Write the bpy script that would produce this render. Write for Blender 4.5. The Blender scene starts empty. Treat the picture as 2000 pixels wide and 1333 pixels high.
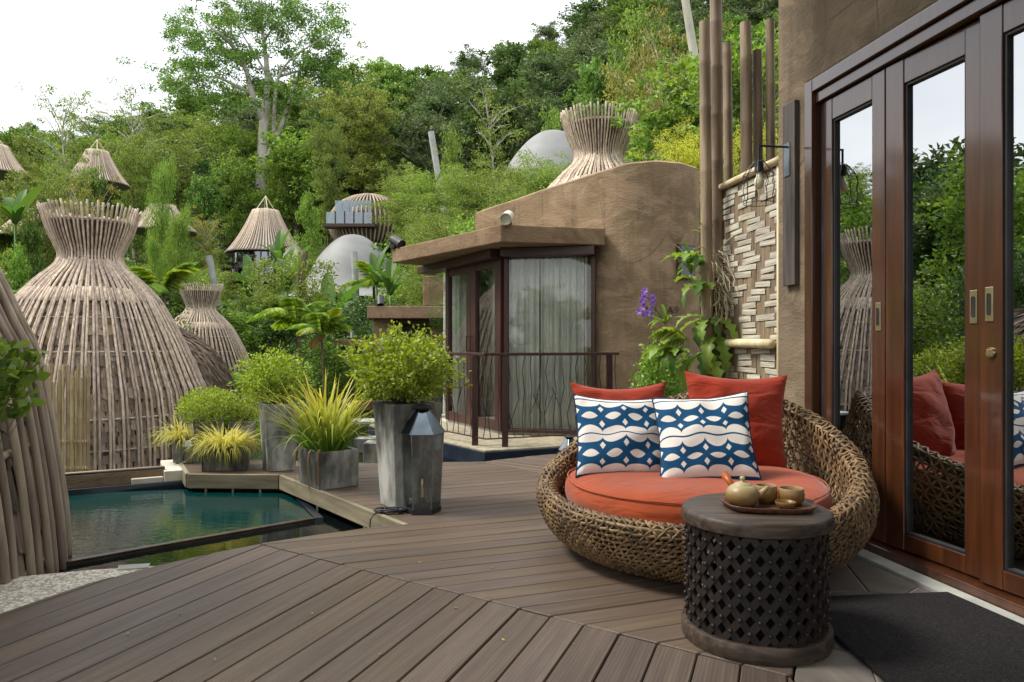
import bpy, bmesh, math, random
import numpy as np
from mathutils import Vector, Matrix, Euler
R = math.radians; PI = math.pi
S = bpy.context.scene; C = S.collection
# ------------------------------------------------------------------ camera
F, CX, HY = 1400.0, 1000.0, 672.0           # focal length, centre and horizon of the photo in its pixels
cam = bpy.data.cameras.new('camera'); cam.lens = 36*F/2000; cam.sensor_width = 36; cam.clip_start = .05; cam.clip_end = 2000
cam.shift_y = 5.5/2000
camo = bpy.data.objects.new('camera', cam); C.objects.link(camo); camo.location = (0, 0, 1); camo.rotation_euler = (PI/2, 0, 0)
S.camera = camo
# ------------------------------------------------------------------ sky and sun
SUN = Vector((-.6, .04, .8)).normalized()
w = bpy.data.worlds.new('World'); S.world = w; w.use_nodes = True
nt = w.node_tree; nd = nt.nodes; lk = nt.links
bg = nd['Background']; bg.inputs['Strength'].default_value = .1
sky = nd.new('ShaderNodeTexSky'); sky.sky_type = 'NISHITA'; sky.sun_disc = False
sky.sun_elevation = math.asin(SUN.z); sky.sun_rotation = math.atan2(SUN.x, SUN.y)
tc = nd.new('ShaderNodeTexCoord'); mp = nd.new('ShaderNodeMapping'); mp.inputs['Scale'].default_value = (1.2, 1.2, 3.0)
nz = nd.new('ShaderNodeTexNoise'); nz.inputs['Scale'].default_value = 1.7; nz.inputs['Detail'].default_value = 6
rp = nd.new('ShaderNodeValToRGB'); rp.color_ramp.elements[0].position = .3; rp.color_ramp.elements[0].color = (.62,)*3+(1,)
rp.color_ramp.elements[1].position = .62; rp.color_ramp.elements[1].color = (.97,)*3+(1,)
mx = nd.new('ShaderNodeMix'); mx.data_type = 'RGBA'
mx.inputs[7].default_value = (11.4, 11.5, 11.6, 1)          # the cloud deck
lk.new(tc.outputs['Generated'], mp.inputs[0]); lk.new(mp.outputs[0], nz.inputs['Vector']); lk.new(nz.outputs[0], rp.inputs[0])
lk.new(rp.outputs[0], mx.inputs[0]); lk.new(sky.outputs[0], mx.inputs[6]); lk.new(mx.outputs[2], bg.inputs[0])
sl = bpy.data.lights.new('sun', 'SUN'); sl.energy = 2.6; sl.angle = R(16); sl.color = (1, .95, .86)
so = bpy.data.objects.new('sun', sl); C.objects.link(so); so.rotation_euler = SUN.to_track_quat('Z', 'Y').to_euler(); so.location = (-10, -5, 20)
S.view_settings.view_transform = 'Standard'; S.view_settings.look = 'None'; S.view_settings.gamma = 1
S.view_settings.exposure = 0.75
try: S.view_settings.use_curve_mapping = False
except Exception: pass
# ------------------------------------------------------------------ helpers
def P(px, py, d): return Vector(((px-CX)/F*d, d, 1-(py-HY)/F*d))
def G(px, py, z=0.0):
    d = (1-z)*F/(py-HY); return Vector(((px-CX)/F*d, d, z))
def hexc(h):
    c = [int(h[i:i+2], 16)/255 for i in (0, 2, 4)]
    return tuple(x/12.92 if x <= .04045 else ((x+.055)/1.055)**2.4 for x in c)
class Geo:
    def __init__(s): s.v = []; s.f = []
    def add(s, v, f, M=None):
        o = len(s.v)
        s.v += [tuple(M @ Vector(p)) for p in v] if M else [tuple(p) for p in v]
        s.f += [tuple(i+o for i in q) for q in f]; return s
    def box(s, c, d, M=None):
        x, y, z = c; a, b, h = d[0]/2, d[1]/2, d[2]/2
        v = [(x+i*a, y+j*b, z+k*h) for k in (-1, 1) for j in (-1, 1) for i in (-1, 1)]
        return s.add(v, [(0,2,3,1),(4,5,7,6),(0,1,5,4),(2,6,7,3),(0,4,6,2),(1,3,7,5)], M)
    def tube(s, path, r, n=6, cap=True, flat=None, M=None, closed=False):
        P_ = [Vector(p) for p in path]; m = len(P_)
        rr = r if hasattr(r, '__len__') else [r]*m
        v = []; up = None
        for i, p in enumerate(P_):
            if closed: t = P_[(i+1) % m]-P_[i-1]
            else: t = P_[min(i+1, m-1)]-P_[max(i-1, 0)]
            t.normalize()
            if up is None:
                up = Vector((0, 0, 1)) if abs(t.z) < .9 else Vector((1, 0, 0))
            up = (up-t*up.dot(t)).normalized(); sd = t.cross(up)
            for k in range(n):
                a = 2*PI*k/n; q = flat if flat else 1
                v.append(p+(sd*math.cos(a)+up*math.sin(a)*q)*rr[i])
        f = []
        for i in range(m if closed else m-1):
            j = (i+1) % m
            for k in range(n): f.append((i*n+k, i*n+(k+1) % n, j*n+(k+1) % n, j*n+k))
        if cap and not closed: f += [tuple(range(n))[::-1], tuple((m-1)*n+k for k in range(n))]
        return s.add(v, f, M)
    def lathe(s, prof, n=32, M=None, cap0=True, cap1=True):
        v = []; f = []
        for r, z in prof: v += [(r*math.cos(2*PI*k/n), r*math.sin(2*PI*k/n), z) for k in range(n)]
        for i in range(len(prof)-1):
            for k in range(n): f.append((i*n+k, i*n+(k+1) % n, (i+1)*n+(k+1) % n, (i+1)*n+k))
        if cap0: f.append(tuple(range(n))[::-1])
        if cap1: f.append(tuple((len(prof)-1)*n+k for k in range(n)))
        return s.add(v, f, M)
    def prism(s, poly, z0, z1, M=None):
        n = len(poly); v = [(p[0], p[1], z0) for p in poly]+[(p[0], p[1], z1) for p in poly]
        f = [tuple(range(n))[::-1], tuple(range(n, 2*n))]+[(i, (i+1) % n, n+(i+1) % n, n+i) for i in range(n)]
        return s.add(v, f, M)
    def grid(s, nu, nv, fn, closeu=False):
        v = [fn(i/(nu if closeu else nu-1), j/(nv-1)) for j in range(nv) for i in range(nu)]
        f = []
        for j in range(nv-1):
            for i in range(nu if closeu else nu-1):
                k = (i+1) % nu; f.append((j*nu+i, j*nu+k, (j+1)*nu+k, (j+1)*nu+i))
        return s.add(v, f)
def mesh(name, g, m, smooth=False, bevel=0, seg=2, ang=35):
    me = bpy.data.meshes.new(name); me.from_pydata(g.v, [], g.f)
    if bevel:
        b = bmesh.new(); b.from_mesh(me); bmesh.ops.recalc_face_normals(b, faces=b.faces)
        ed = [e for e in b.edges if len(e.link_faces) == 2 and e.calc_face_angle(0) > R(ang)]
        bmesh.ops.bevel(b, geom=ed, offset=bevel, segments=seg, affect='EDGES', profile=.5, clamp_overlap=True)
        b.to_mesh(me); b.free()
    if smooth:
        me.polygons.foreach_set('use_smooth', [True]*len(me.polygons))
    ms = m if isinstance(m, (list, tuple)) else [m]
    for x in ms: me.materials.append(x)
    me.update(); return me
def smooth_by_angle(me, a=40):
    me.polygons.foreach_set('use_smooth', [True]*len(me.polygons))
    try: me.set_sharp_from_angle(angle=R(a))
    except Exception: pass
def link(name, me, parent=None, loc=None, rot=None, scale=None, M=None):
    o = bpy.data.objects.new(name, me); C.objects.link(o)
    if parent: o.parent = parent
    if loc is not None: o.location = loc
    if rot is not None: o.rotation_euler = rot
    if scale is not None: o.scale = scale if hasattr(scale, '__len__') else (scale,)*3
    if M is not None: o.matrix_basis = M
    return o
def obj(name, g, m, parent=None, smooth=False, bevel=0, seg=2, sharp=None, **k):
    me = mesh(name, g, m, smooth, bevel, seg)
    if sharp: smooth_by_angle(me, sharp)
    return link(name, me, parent, **k)
def tag(o, label, cat, group=None):
    o['label'] = label; o['category'] = cat
    if group: o['group'] = group
    return o
def thing(name, label, cat, loc=(0,0,0), rot=(0,0,0), group=None, scale=1):
    o = bpy.data.objects.new(name, None); C.objects.link(o); o.empty_display_size = .1
    o.location = loc; o.rotation_euler = rot if hasattr(rot, '__len__') else (0, 0, rot); o.scale = (scale,)*3
    return tag(o, label, cat, group)
def struct(o): o['kind'] = 'structure'; return o
def stuff(o): o['kind'] = 'stuff'; return o
def copy_tree(o, parent=None):
    c = o.copy(); C.objects.link(c)
    if parent: c.parent = parent
    for ch in list(o.children): copy_tree(ch, c)
    return c
def clip(poly, p, n):                      # keep the side where (x-p).n >= 0
    out = []
    for i in range(len(poly)):
        a = poly[i]; b = poly[(i+1) % len(poly)]
        da = (a[0]-p[0])*n[0]+(a[1]-p[1])*n[1]; db = (b[0]-p[0])*n[0]+(b[1]-p[1])*n[1]
        if da >= 0: out.append(a)
        if (da >= 0) != (db >= 0):
            t = da/(da-db); out.append((a[0]+(b[0]-a[0])*t, a[1]+(b[1]-a[1])*t))
    return out
def catmull(pts, n=6):
    P_ = [np.array(p, float) for p in pts]; P_ = [2*P_[0]-P_[1]]+P_+[2*P_[-1]-P_[-2]]; out = []
    for i in range(1, len(P_)-2):
        for k in range(n):
            t = k/n; a, b, c, d = P_[i-1:i+3]
            out.append(.5*(2*b+(c-a)*t+(2*a-5*b+4*c-d)*t*t+(3*b-a-3*c+d)*t**3))
    out.append(P_[-2]); return [tuple(q) for q in out]
# ------------------------------------------------------------------ materials
class NT:
    def __init__(s, name):
        s.m = bpy.data.materials.new(name); s.m.use_nodes = True; s.t = s.m.node_tree; s.n = s.t.nodes; s.l = s.t.links
        s.b = s.n.get('Principled BSDF'); s.out = s.n.get('Material Output')
    def node(s, t, **k):
        x = s.n.new(t)
        for a, v in k.items(): setattr(x, a, v)
        return x
    def set(s, sock, v):
        if isinstance(v, bpy.types.NodeSocket): s.l.new(v, sock)
        elif v is not None: sock.default_value = v
    def math(s, op, a, b=None, c=None):
        x = s.node('ShaderNodeMath', operation=op)
        for i, v in enumerate((a, b, c)):
            if v is not None: s.set(x.inputs[i], v)
        return x.outputs[0]
    def coord(s, kind='Object', scale=(1,1,1), rot=(0,0,0), loc=None):
        c = s.node('ShaderNodeTexCoord'); m = s.node('ShaderNodeMapping')
        m.inputs['Scale'].default_value = scale; m.inputs['Rotation'].default_value = rot
        s.l.new(c.outputs[kind], m.inputs[0])
        if loc is not None: s.set(m.inputs['Location'], loc)
        return m.outputs[0]
    def rand(s): return s.node('ShaderNodeObjectInfo').outputs['Random']
    def randvec(s, k=37.0):
        x = s.node('ShaderNodeCombineXYZ'); r = s.rand()
        s.set(x.inputs[0], s.math('MULTIPLY', r, k)); s.set(x.inputs[1], s.math('MULTIPLY', r, k*1.7)); s.set(x.inputs[2], s.math('MULTIPLY', r, k*.6))
        return x.outputs[0]
    def noise(s, v, scale, detail=4, rough=.55, dist=0):
        x = s.node('ShaderNodeTexNoise'); s.l.new(v, x.inputs['Vector']); x.inputs['Scale'].default_value = scale
        x.inputs['Detail'].default_value = detail; x.inputs['Roughness'].default_value = rough; x.inputs['Distortion'].default_value = dist
        return x.outputs[0]
    def vor(s, v, scale, feature='F1', out='Distance'):
        x = s.node('ShaderNodeTexVoronoi', feature=feature); s.l.new(v, x.inputs['Vector']); x.inputs['Scale'].default_value = scale
        return x.outputs[out]
    def ramp(s, f, stops):
        x = s.node('ShaderNodeValToRGB'); e = x.color_ramp.elements
        while len(e) < len(stops): e.new(.5)
        for i, (p, c) in enumerate(stops):
            e[i].position = p; e[i].color = tuple(c)+(1,) if hasattr(c, '__len__') else (c, c, c, 1)
        s.l.new(f, x.inputs[0]); return x.outputs[0]
    def mix(s, f, a, b, mode='MIX'):
        x = s.node('ShaderNodeMix', data_type='RGBA', blend_type=mode)
        s.set(x.inputs[0], f)
        for i, v in ((6, a), (7, b)):
            if isinstance(v, bpy.types.NodeSocket): s.l.new(v, x.inputs[i])
            else: x.inputs[i].default_value = tuple(v)+(1,) if len(v) == 3 else v
        return x.outputs[2]
    def hsv(s, c, h=None, sat=None, val=None):
        x = s.node('ShaderNodeHueSaturation'); s.set(x.inputs['Color'], c)
        for k, v in (('Hue', h), ('Saturation', sat), ('Value', val)): s.set(x.inputs[k], v)
        return x.outputs[0]
    def rng(s, f, a, b):
        x = s.node('ShaderNodeMapRange'); s.l.new(f, x.inputs[0]); x.inputs[3].default_value = a; x.inputs[4].default_value = b
        return x.outputs[0]
    def bump(s, h, strength=.3, dist=.01, normal=None):
        x = s.node('ShaderNodeBump'); x.inputs['Strength'].default_value = strength; x.inputs['Distance'].default_value = dist
        s.l.new(h, x.inputs['Height'])
        if normal: s.l.new(normal, x.inputs['Normal'])
        s.l.new(x.outputs[0], s.b.inputs['Normal']); return x.outputs[0]
    def fin(s, col=None, rough=.6, spec=None, metal=None, coat=None):
        if col is not None: s.set(s.b.inputs['Base Color'], col if isinstance(col, bpy.types.NodeSocket) else tuple(col)+(1,))
        s.set(s.b.inputs['Roughness'], rough)
        if spec is not None: s.b.inputs['Specular IOR Level'].default_value = spec
        if metal is not None: s.b.inputs['Metallic'].default_value = metal
        if coat is not None: s.b.inputs['Coat Weight'].default_value = coat; s.b.inputs['Coat Roughness'].default_value = .08
        return s.m
def surf(name, cols, scale=6, detail=6, rough=.6, bump=.2, bdist=.005, bscale=None, stretch=(1,1,1), var=.12, hue=.01, spec=.3, metal=None, coat=None, coords='Object', lo=.3, hi=.7):
    """generic weathered surface: colour ramp over noise, per-object variation, fine relief"""
    t = NT(name); v = t.coord(coords, stretch, loc=t.randvec())
    n = t.noise(v, scale, detail, .6)
    k = len(cols); c = t.ramp(n, [(lo+(hi-lo)*i/max(k-1, 1), cols[i]) for i in range(k)])
    r = t.rand(); c = t.hsv(c, t.rng(r, .5-hue, .5+hue), None, t.rng(r, 1-var, 1+var))
    if bump:
        n2 = t.noise(v, bscale or scale*4, 5, .65); t.bump(n2, bump, bdist)
    return t.fin(c, rough, spec, metal, coat)
def leafmat(name, dark, light, trans=.35, rough=.45, var=.15, hue=.012):
    t = NT(name); g = t.node('ShaderNodeNewGeometry'); c = t.ramp(g.outputs['Random Per Island'], [(0, dark), (.55, [(a+b)/2 for a, b in zip(dark, light)]), (1, light)])
    r = t.rand(); c = t.hsv(c, t.rng(r, .5-hue, .5+hue), None, t.rng(r, 1-var, 1+var))
    t.fin(c, rough, .35)
    tr = t.node('ShaderNodeBsdfTranslucent'); t.l.new(t.hsv(c, .485, 1.1, 1.25), tr.inputs[0])
    ms = t.node('ShaderNodeMixShader'); ms.inputs[0].default_value = trans
    t.l.new(t.b.outputs[0], ms.inputs[1]); t.l.new(tr.outputs[0], ms.inputs[2]); t.l.new(ms.outputs[0], t.out.inputs[0])
    return t.m
def glassmat(name, tint=(.8,.85,.83), refl=.5, ior=1.6, rough=0.0):
    """thin coated window glass: a reflecting film over a tinted clear body"""
    t = NT(name); t.n.remove(t.b); f = t.node('ShaderNodeFresnel'); f.inputs[0].default_value = ior
    k = t.math('MULTIPLY_ADD', f.outputs[0], 1-refl, refl)
    tr = t.node('ShaderNodeBsdfTransparent'); tr.inputs[0].default_value = tuple(tint)+(1,)
    gl = t.node('ShaderNodeBsdfGlossy'); gl.inputs['Roughness'].default_value = rough; gl.inputs[0].default_value = (.9,.93,.95,1)
    ms = t.node('ShaderNodeMixShader'); t.l.new(k, ms.inputs[0]); t.l.new(tr.outputs[0], ms.inputs[1]); t.l.new(gl.outputs[0], ms.inputs[2])
    t.l.new(ms.outputs[0], t.out.inputs[0]); return t.m
M = {}
# deck boards: grain runs along each board's own x axis
def deckmat():
    t = NT('deck wood'); off = t.randvec(53)
    v = t.coord('Object', (1.2, 26, 26), loc=off); n = t.noise(v, 1.6, 6, .62)
    v2 = t.coord('Object', (.9, 3, 3), loc=off); n2 = t.noise(v2, 1.5, 4, .6)
    v3 = t.coord('Object', (2.0, 160, 160), loc=off); n3 = t.noise(v3, 1, 2, .5)
    c = t.ramp(n, [(.25, hexc('49392c')), (.5, hexc('66523f')), (.75, hexc('816b53'))])
    c = t.mix(t.rng(n2, 0, .75), c, hexc('604e3d'))
    c = t.mix(t.rng(n3, 0, .22), c, hexc('372d25'))
    st = t.ramp(t.noise(t.coord('Object', (4, 7, 1), loc=off), 1.4, 5, .7), [(.64, 0.0), (.78, 1.0)])
    c = t.mix(t.math('MULTIPLY', st, .3), c, hexc('8c7c66'))
    r = t.rand(); c = t.hsv(c, t.rng(r, .493, .507), t.rng(r, .68, .9), t.math('MULTIPLY_ADD', t.math('FRACT', t.math('MULTIPLY', r, 7.31)), .26, .86))
    # grooves milled along the boards
    sep = t.node('ShaderNodeSeparateXYZ'); t.l.new(t.coord('Object'), sep.inputs[0])
    gr = t.math('SINE', t.math('MULTIPLY', sep.outputs[1], 2*PI/.0125)); c = t.mix(t.rng(gr, .16, 0), c, hexc('2f261f'))
    h = t.math('ADD', t.math('MULTIPLY', n3, .5), t.math('ADD', n, t.math('MULTIPLY', gr, .25)))
    t.bump(h, .35, .002)
    return t.fin(c, t.rng(n2, .46, .68), .35)
M['deck'] = deckmat()
M['fascia'] = surf('fascia wood', [hexc('6a624f'), hexc('857c66'), hexc('989079')], 5, stretch=(.4, 1, 4), rough=.6, bump=.25, var=.05)
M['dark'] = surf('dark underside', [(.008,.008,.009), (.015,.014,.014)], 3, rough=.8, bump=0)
M['earth'] = surf('earth', [(.03,.028,.015), (.05,.05,.02), (.045,.06,.02)], .5, rough=.95, bump=.5, bdist=.05, coords='Object')
def plaster(name, a, b, c, vert=.5):
    t = NT(name); v = t.coord('Object', (1, 1, 1)); n = t.noise(v, 1.3, 6, .6); n2 = t.noise(t.coord('Object', (2.2, 2.2, 9)), 6, 6, .7); n3 = t.noise(v, 60, 3, .6)
    st = t.noise(t.coord('Object', (7, 7, .35)), 1.2, 5, .65)
    col = t.ramp(n, [(.3, a), (.5, b), (.72, c)])
    col = t.mix(t.math('MULTIPLY', t.ramp(st, [(.52, 0.0), (.72, 1.0)]), vert), col, [x*.62 for x in a])
    col = t.mix(t.math('MULTIPLY', t.ramp(n2, [(.55, 0.0), (.7, 1.0)]), .25), col, [x*.6 for x in a])
    pt = t.noise(t.coord('Object', (1, 1, 1.6)), 2.6, 8, .7, .8); col = t.mix(t.math('MULTIPLY', t.ramp(pt, [(.48, 0.0), (.62, 1.0)]), .45), col, [min(1, x*1.28) for x in c])
    cr = t.vor(t.coord('Object', (1, 1, .8)), 1.7, 'DISTANCE_TO_EDGE'); crk = t.math('MULTIPLY', t.ramp(cr, [(.0, 1.0), (.006, 0.0)]), t.ramp(n, [(.5, 0.0), (.58, .6)]))
    col = t.mix(crk, col, [x*.45 for x in a])
    t.bump(t.math('ADD', t.math('MULTIPLY', n2, .6), t.math('ADD', pt, t.math('MULTIPLY', n3, .35))), .6, .02)
    return t.fin(col, .88, .12)
M['plaster'] = plaster('brown render', hexc('72624d'), hexc('89765d'), hexc('a18b71'), .55)
M['plaster2'] = plaster('house render', hexc('5e5346'), hexc('776957'), hexc('8d7c67'), .6)
M['fasciap'] = plaster('roof edge render', hexc('6e5a46'), hexc('816c55'), hexc('957e66'), .3)
M['frame'] = surf('dark stained frame', [hexc('33201d'), hexc('412925'), hexc('4c322c')], 4, stretch=(3, 3, .4), rough=.4, bump=.08, var=.05, spec=.4)
M['black'] = surf('black metal', [(.012,.012,.014), (.03,.03,.033)], 9, rough=.45, bump=.1, spec=.4)
M['blacktile'] = surf('black tile', [hexc('1f2730'), hexc('2c353f')], 5, rough=.2, bump=.06, spec=.5)
def doorwood():
    t = NT('varnished door wood'); off = t.randvec(11)
    n = t.noise(t.coord('Object', (22, 22, 1.1), loc=off), 1.3, 6, .65); n2 = t.noise(t.coord('Object', (3, 3, .5), loc=off), 1.2, 4)
    c = t.ramp(n, [(.25, hexc('2b1509')), (.5, hexc('472613')), (.78, hexc('66391d'))])
    c = t.mix(t.rng(n2, 0, .5), c, hexc('351b0d'))
    t.bump(n, .06, .002)
    return t.fin(c, .32, .5, coat=1.0)
M['door'] = doorwood()
M['doorglass'] = glassmat('door glass', (.3,.33,.34), .45, 1.9)
M['glass'] = glassmat('pavilion glass', (.94,.97,.95), .13, 1.7)
M['glass2'] = glassmat('corner window glass', (.95,.98,.96), .03, 1.45)
M['lglass'] = glassmat('lantern glass', (.97,.99,.98), .09, 1.4)
M['blueglass'] = glassmat('balustrade glass', (.32,.47,.52), .14, 1.5)
M['brass'] = surf('satin brass', [hexc('b5a684'), hexc('cdbf9c')], 20, rough=.32, bump=.03, metal=1.0)
M['steel'] = surf('galvanised steel', [hexc('59626a'), hexc('7d868c'), hexc('9aa2a6')], 7, rough=.32, bump=.06, metal=.9)
M['concrete'] = surf('planter concrete', [hexc('3a3b38'), hexc('62635e'), hexc('90908a'), hexc('b8b8b0')], 5.0, detail=10, stretch=(1,1,.4), rough=.7, bump=.3, bdist=.004, bscale=30, lo=.36, hi=.64, spec=.3)
M['soil'] = surf('soil', [(.02,.013,.008), (.05,.035,.02)], 20, rough=.95, bump=.8, bdist=.02)
M['pole'] = surf('weathered pole', [hexc('8b7a69'), hexc('b5a492'), hexc('d2c4b3')], 3, stretch=(8, 8, 2.2), rough=.75, bump=.4, bdist=.004, var=.27, hue=.012, spec=.2)
M['polegrey'] = surf('greyed pole', [hexc('84766a'), hexc('a59684'), hexc('bcab98')], 3, stretch=(8, 8, .8), rough=.7, bump=.25, bdist=.003, var=.2, hue=.012, spec=.2)
def shinglemat():
    t = NT('wood shingle'); off = t.randvec(91)
    n = t.noise(t.coord('Object', (60, 8, 2.2), loc=off), 1.2, 5, .7); n2 = t.noise(t.coord('Object', (7, 7, 5), loc=off), 1.0, 4)
    c = t.ramp(n, [(.25, hexc('685848')), (.5, hexc('94836f')), (.75, hexc('b9a890'))])
    r = t.rand(); r2 = t.math('FRACT', t.math('MULTIPLY', r, 13.7))
    c = t.hsv(c, t.rng(r, .49, .51), t.rng(r2, .6, 1.15), t.rng(r, .55, 1.2))
    c = t.mix(t.math('MULTIPLY', t.ramp(n2, [(.56, 0.0), (.66, 1.0)]), .8), c, hexc('2c241e'))
    t.bump(n, .6, .004); return t.fin(c, .85, .12)
M['shingle'] = shinglemat()
M['core'] = surf('shingle backing', [hexc('3a2e25'), hexc('5d4d3f'), hexc('7a6957')], 3, stretch=(5, 5, 9), rough=.9, bump=.5, bdist=.01, var=0)
M['thatch'] = surf('thatch straw', [hexc('62564c'), hexc('857568'), hexc('a2917f')], 5, rough=.9, bump=.4, var=.1, spec=.1)
M['bamboo'] = surf('old bamboo', [hexc('5f4f40'), hexc('83705c'), hexc('a08c74')], 2.5, stretch=(7, 7, .7), rough=.5, bump=.12, var=.15, spec=.35)
M['bamboopale'] = surf('pale bamboo', [hexc('b9a680'), hexc('d0c09a'), hexc('e0d3b4')], 3, stretch=(6, 6, 1), rough=.5, bump=.12, var=.1, spec=.3)
M['bambooslat'] = surf('fence bamboo', [hexc('8d7a58'), hexc('a89574'), hexc('bbaa8a')], 3, stretch=(6, 6, .8), rough=.6, bump=.15, var=.25, hue=.02, spec=.3)
M['weavelight'] = surf('pale split bamboo', [hexc('8a8373'), hexc('b2ab9a'), hexc('d2ccbe')], 3, stretch=(1.2, 30, 30), rough=.6, bump=.4, bdist=.003, var=.16, spec=.2)
M['weavedark'] = surf('brown split bamboo', [hexc('5c5042'), hexc('7d6d59'), hexc('9b8a73')], 3, stretch=(40, 40, 1.2), rough=.65, bump=.4, bdist=.003, var=.2, spec=.2)
M['wicker'] = surf('rattan', [hexc('33271c'), hexc('5b4731'), hexc('775e41'), hexc('907755')], 9, detail=4, rough=.55, bump=.25, bdist=.002, bscale=90, var=.05, spec=.35, lo=.3, hi=.68)
M['rim'] = surf('rattan rim', [hexc('46392a'), hexc('6a5539'), hexc('806744')], 10, rough=.55, bump=.2, bdist=.002, var=.05, spec=.35)
def fabric(name, col, sh=.2):
    t = NT(name); v = t.coord('Object'); n = t.noise(v, 3.5, 4); w1 = t.noise(t.coord('Object', (1, 1, 1)), 420, 2)
    c = t.ramp(n, [(.3, [x*.86 for x in col]), (.7, [min(1, x*1.1) for x in col])])
    folds = t.noise(t.coord('Object', (1.0, 1.0, 3.0)), 3.2, 3, .5, 1.2)
    x = t.node('ShaderNodeBump'); x.inputs['Strength'].default_value = .6; x.inputs['Distance'].default_value = .04; t.l.new(folds, x.inputs['Height'])
    t.bump(w1, .15, .001, x.outputs[0])
    t.b.inputs['Sheen Weight'].default_value = sh; t.b.inputs['Sheen Roughness'].default_value = .5
    return t.fin(c, .8, .15)
M['orange'] = fabric('orange canvas', hexc('932f19'))
M['seat'] = fabric('coral canvas', hexc('93401f'))
M['piping'] = fabric('navy piping', hexc('1c2c4a'))
M['curtain'] = fabric('curtain cloth', hexc('ebebe2'), .1)
M['teawood'] = surf('dark turned wood', [hexc('261e1a'), hexc('3d322b'), hexc('54463b')], 3, stretch=(1.2, 16, 16), rough=.5, bump=.25, bdist=.002, spec=.35)
M['lattice'] = surf('dark carved wood', [hexc('191413'), hexc('241d1a'), hexc('2d2521')], 6, rough=.5, bump=.15, bdist=.002, var=.06, spec=.35)
M['tray'] = surf('tray wood', [hexc('38261c'), hexc('5a3e2c'), hexc('70503a')], 4, stretch=(14, 1.5, 14), rough=.45, bump=.2, spec=.35)
def glaze(name, top, mid, low, z0, z1):
    t = NT(name); sep = t.node('ShaderNodeSeparateXYZ'); t.l.new(t.coord('Object'), sep.inputs[0])
    n = t.noise(t.coord('Object', (14, 14, 22)), 1, 4); z = t.math('ADD', sep.outputs[2], t.math('MULTIPLY', t.math('SUBTRACT', n, .5), (z1-z0)*.3))
    x = t.node('ShaderNodeMapRange'); t.l.new(z, x.inputs[0]); x.inputs[1].default_value = z0; x.inputs[2].default_value = z1
    c = t.ramp(x.outputs[0], [(0, low), (.42, mid), (.7, top)]); t.bump(t.noise(t.coord('Object', (1, 1, 160)), 1.5, 2), .08, .002)
    return t.fin(c, .42, .45)
M['pot'] = glaze('teapot glaze', hexc('a0956f'), hexc('876d42'), hexc('553518'), 0, .115)
M['cup'] = glaze('cup glaze', hexc('8d7650'), hexc('7a572b'), hexc('5c3915'), 0, .085)
M['handle'] = surf('terracotta handle', [hexc('8c4a20'), hexc('b0662e')], 20, rough=.35, bump=.05)
M['slate'] = surf('slate flag', [hexc('4c4843'), hexc('635e58'), hexc('77716a')], 2.2, detail=8, stretch=(1, 3, 1), rough=.55, bump=.35, bdist=.004, bscale=14, var=.14, hue=.01, spec=.4)
M['grout'] = surf('pale grout', [hexc('8c8577'), hexc('aaa393')], 12, rough=.85, bump=.2)
M['kerb'] = surf('pale stone sill', [hexc('8d8f8a'), hexc('b0b1aa')], 8, rough=.6, bump=.2)
M['white'] = surf('white stone', [hexc('c7bfae'), hexc('ded6c6')], 6, rough=.7, bump=.2)
M['ledge'] = surf('beige pebble ledge', [hexc('7a705e'), hexc('958a76'), hexc('a99f8b')], 14, rough=.8, bump=.3)
M['tent'] = surf('tent membrane', [hexc('767776'), hexc('888987')], .6, rough=.6, bump=.02, var=.02)
M['greypole'] = surf('grey utility pole', [hexc('8b8e8a'), hexc('a9aca6')], 3, rough=.7, bump=.2)
M['bark'] = surf('tree bark', [hexc('3f372c'), hexc('5f5646'), hexc('7b705e')], 3, stretch=(4, 4, .7), rough=.9, bump=.6, bdist=.03, var=.15, spec=.1)
M['palebark'] = surf('pale smooth bark', [hexc('8c8879'), hexc('b4b0a2'), hexc('cfccc0')], 1.1, stretch=(1, 1, .6), rough=.8, bump=.3, bdist=.03, var=.08, spec=.15)
def matt():
    t = NT('coir mat'); v = t.coord('Object'); n = t.noise(v, 130, 3, .7); n2 = t.noise(v, 5, 4)
    c = t.ramp(n, [(.3, hexc('1b1a1b')), (.55, hexc('2e2c2d')), (.75, hexc('454243'))]); t.bump(n, 1, .01)
    return t.fin(t.mix(t.rng(n2, 0, .3), c, hexc('242223')), .95, .1)
M['mat'] = matt()
def pebble():
    t = NT('pebble wash'); v = t.coord('Object'); d = t.vor(v, 75); cc = t.vor(v, 75, 'F1', 'Color'); n = t.noise(v, 4, 4)
    sep = t.node('ShaderNodeSeparateColor'); t.l.new(cc, sep.inputs[0])
    c = t.ramp(sep.outputs[0], [(0, hexc('a59d8b')), (.3, hexc('d2cab8')), (.7, hexc('e6e0d2')), (1, hexc('f2eee4'))])
    c = t.mix(t.ramp(d, [(.45, 0.0), (.75, .8)]), c, hexc('8e8573')); c = t.mix(t.rng(n, 0, .25), c, hexc('b5ab97'))
    t.bump(t.math('SUBTRACT', 1.0, d), .8, .006); return t.fin(c, .75, .25)
M['pebble'] = pebble()
def water(name, col, wave):
    t = NT(name); v = t.coord('Object', (1, 2.2, 1)); n = t.noise(v, 9, 3, .5, .4); n2 = t.noise(v, 28, 2, .5)
    t.bump(t.math('ADD', n, t.math('MULTIPLY', n2, .25)), wave, .012)
    t.b.inputs['IOR'].default_value = 1.36
    return t.fin(col, .03, .6)
M['water'] = water('pool water', hexc('083130'), .16)
M['chan'] = water('channel water', (.004,.006,.006), .08)
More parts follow.
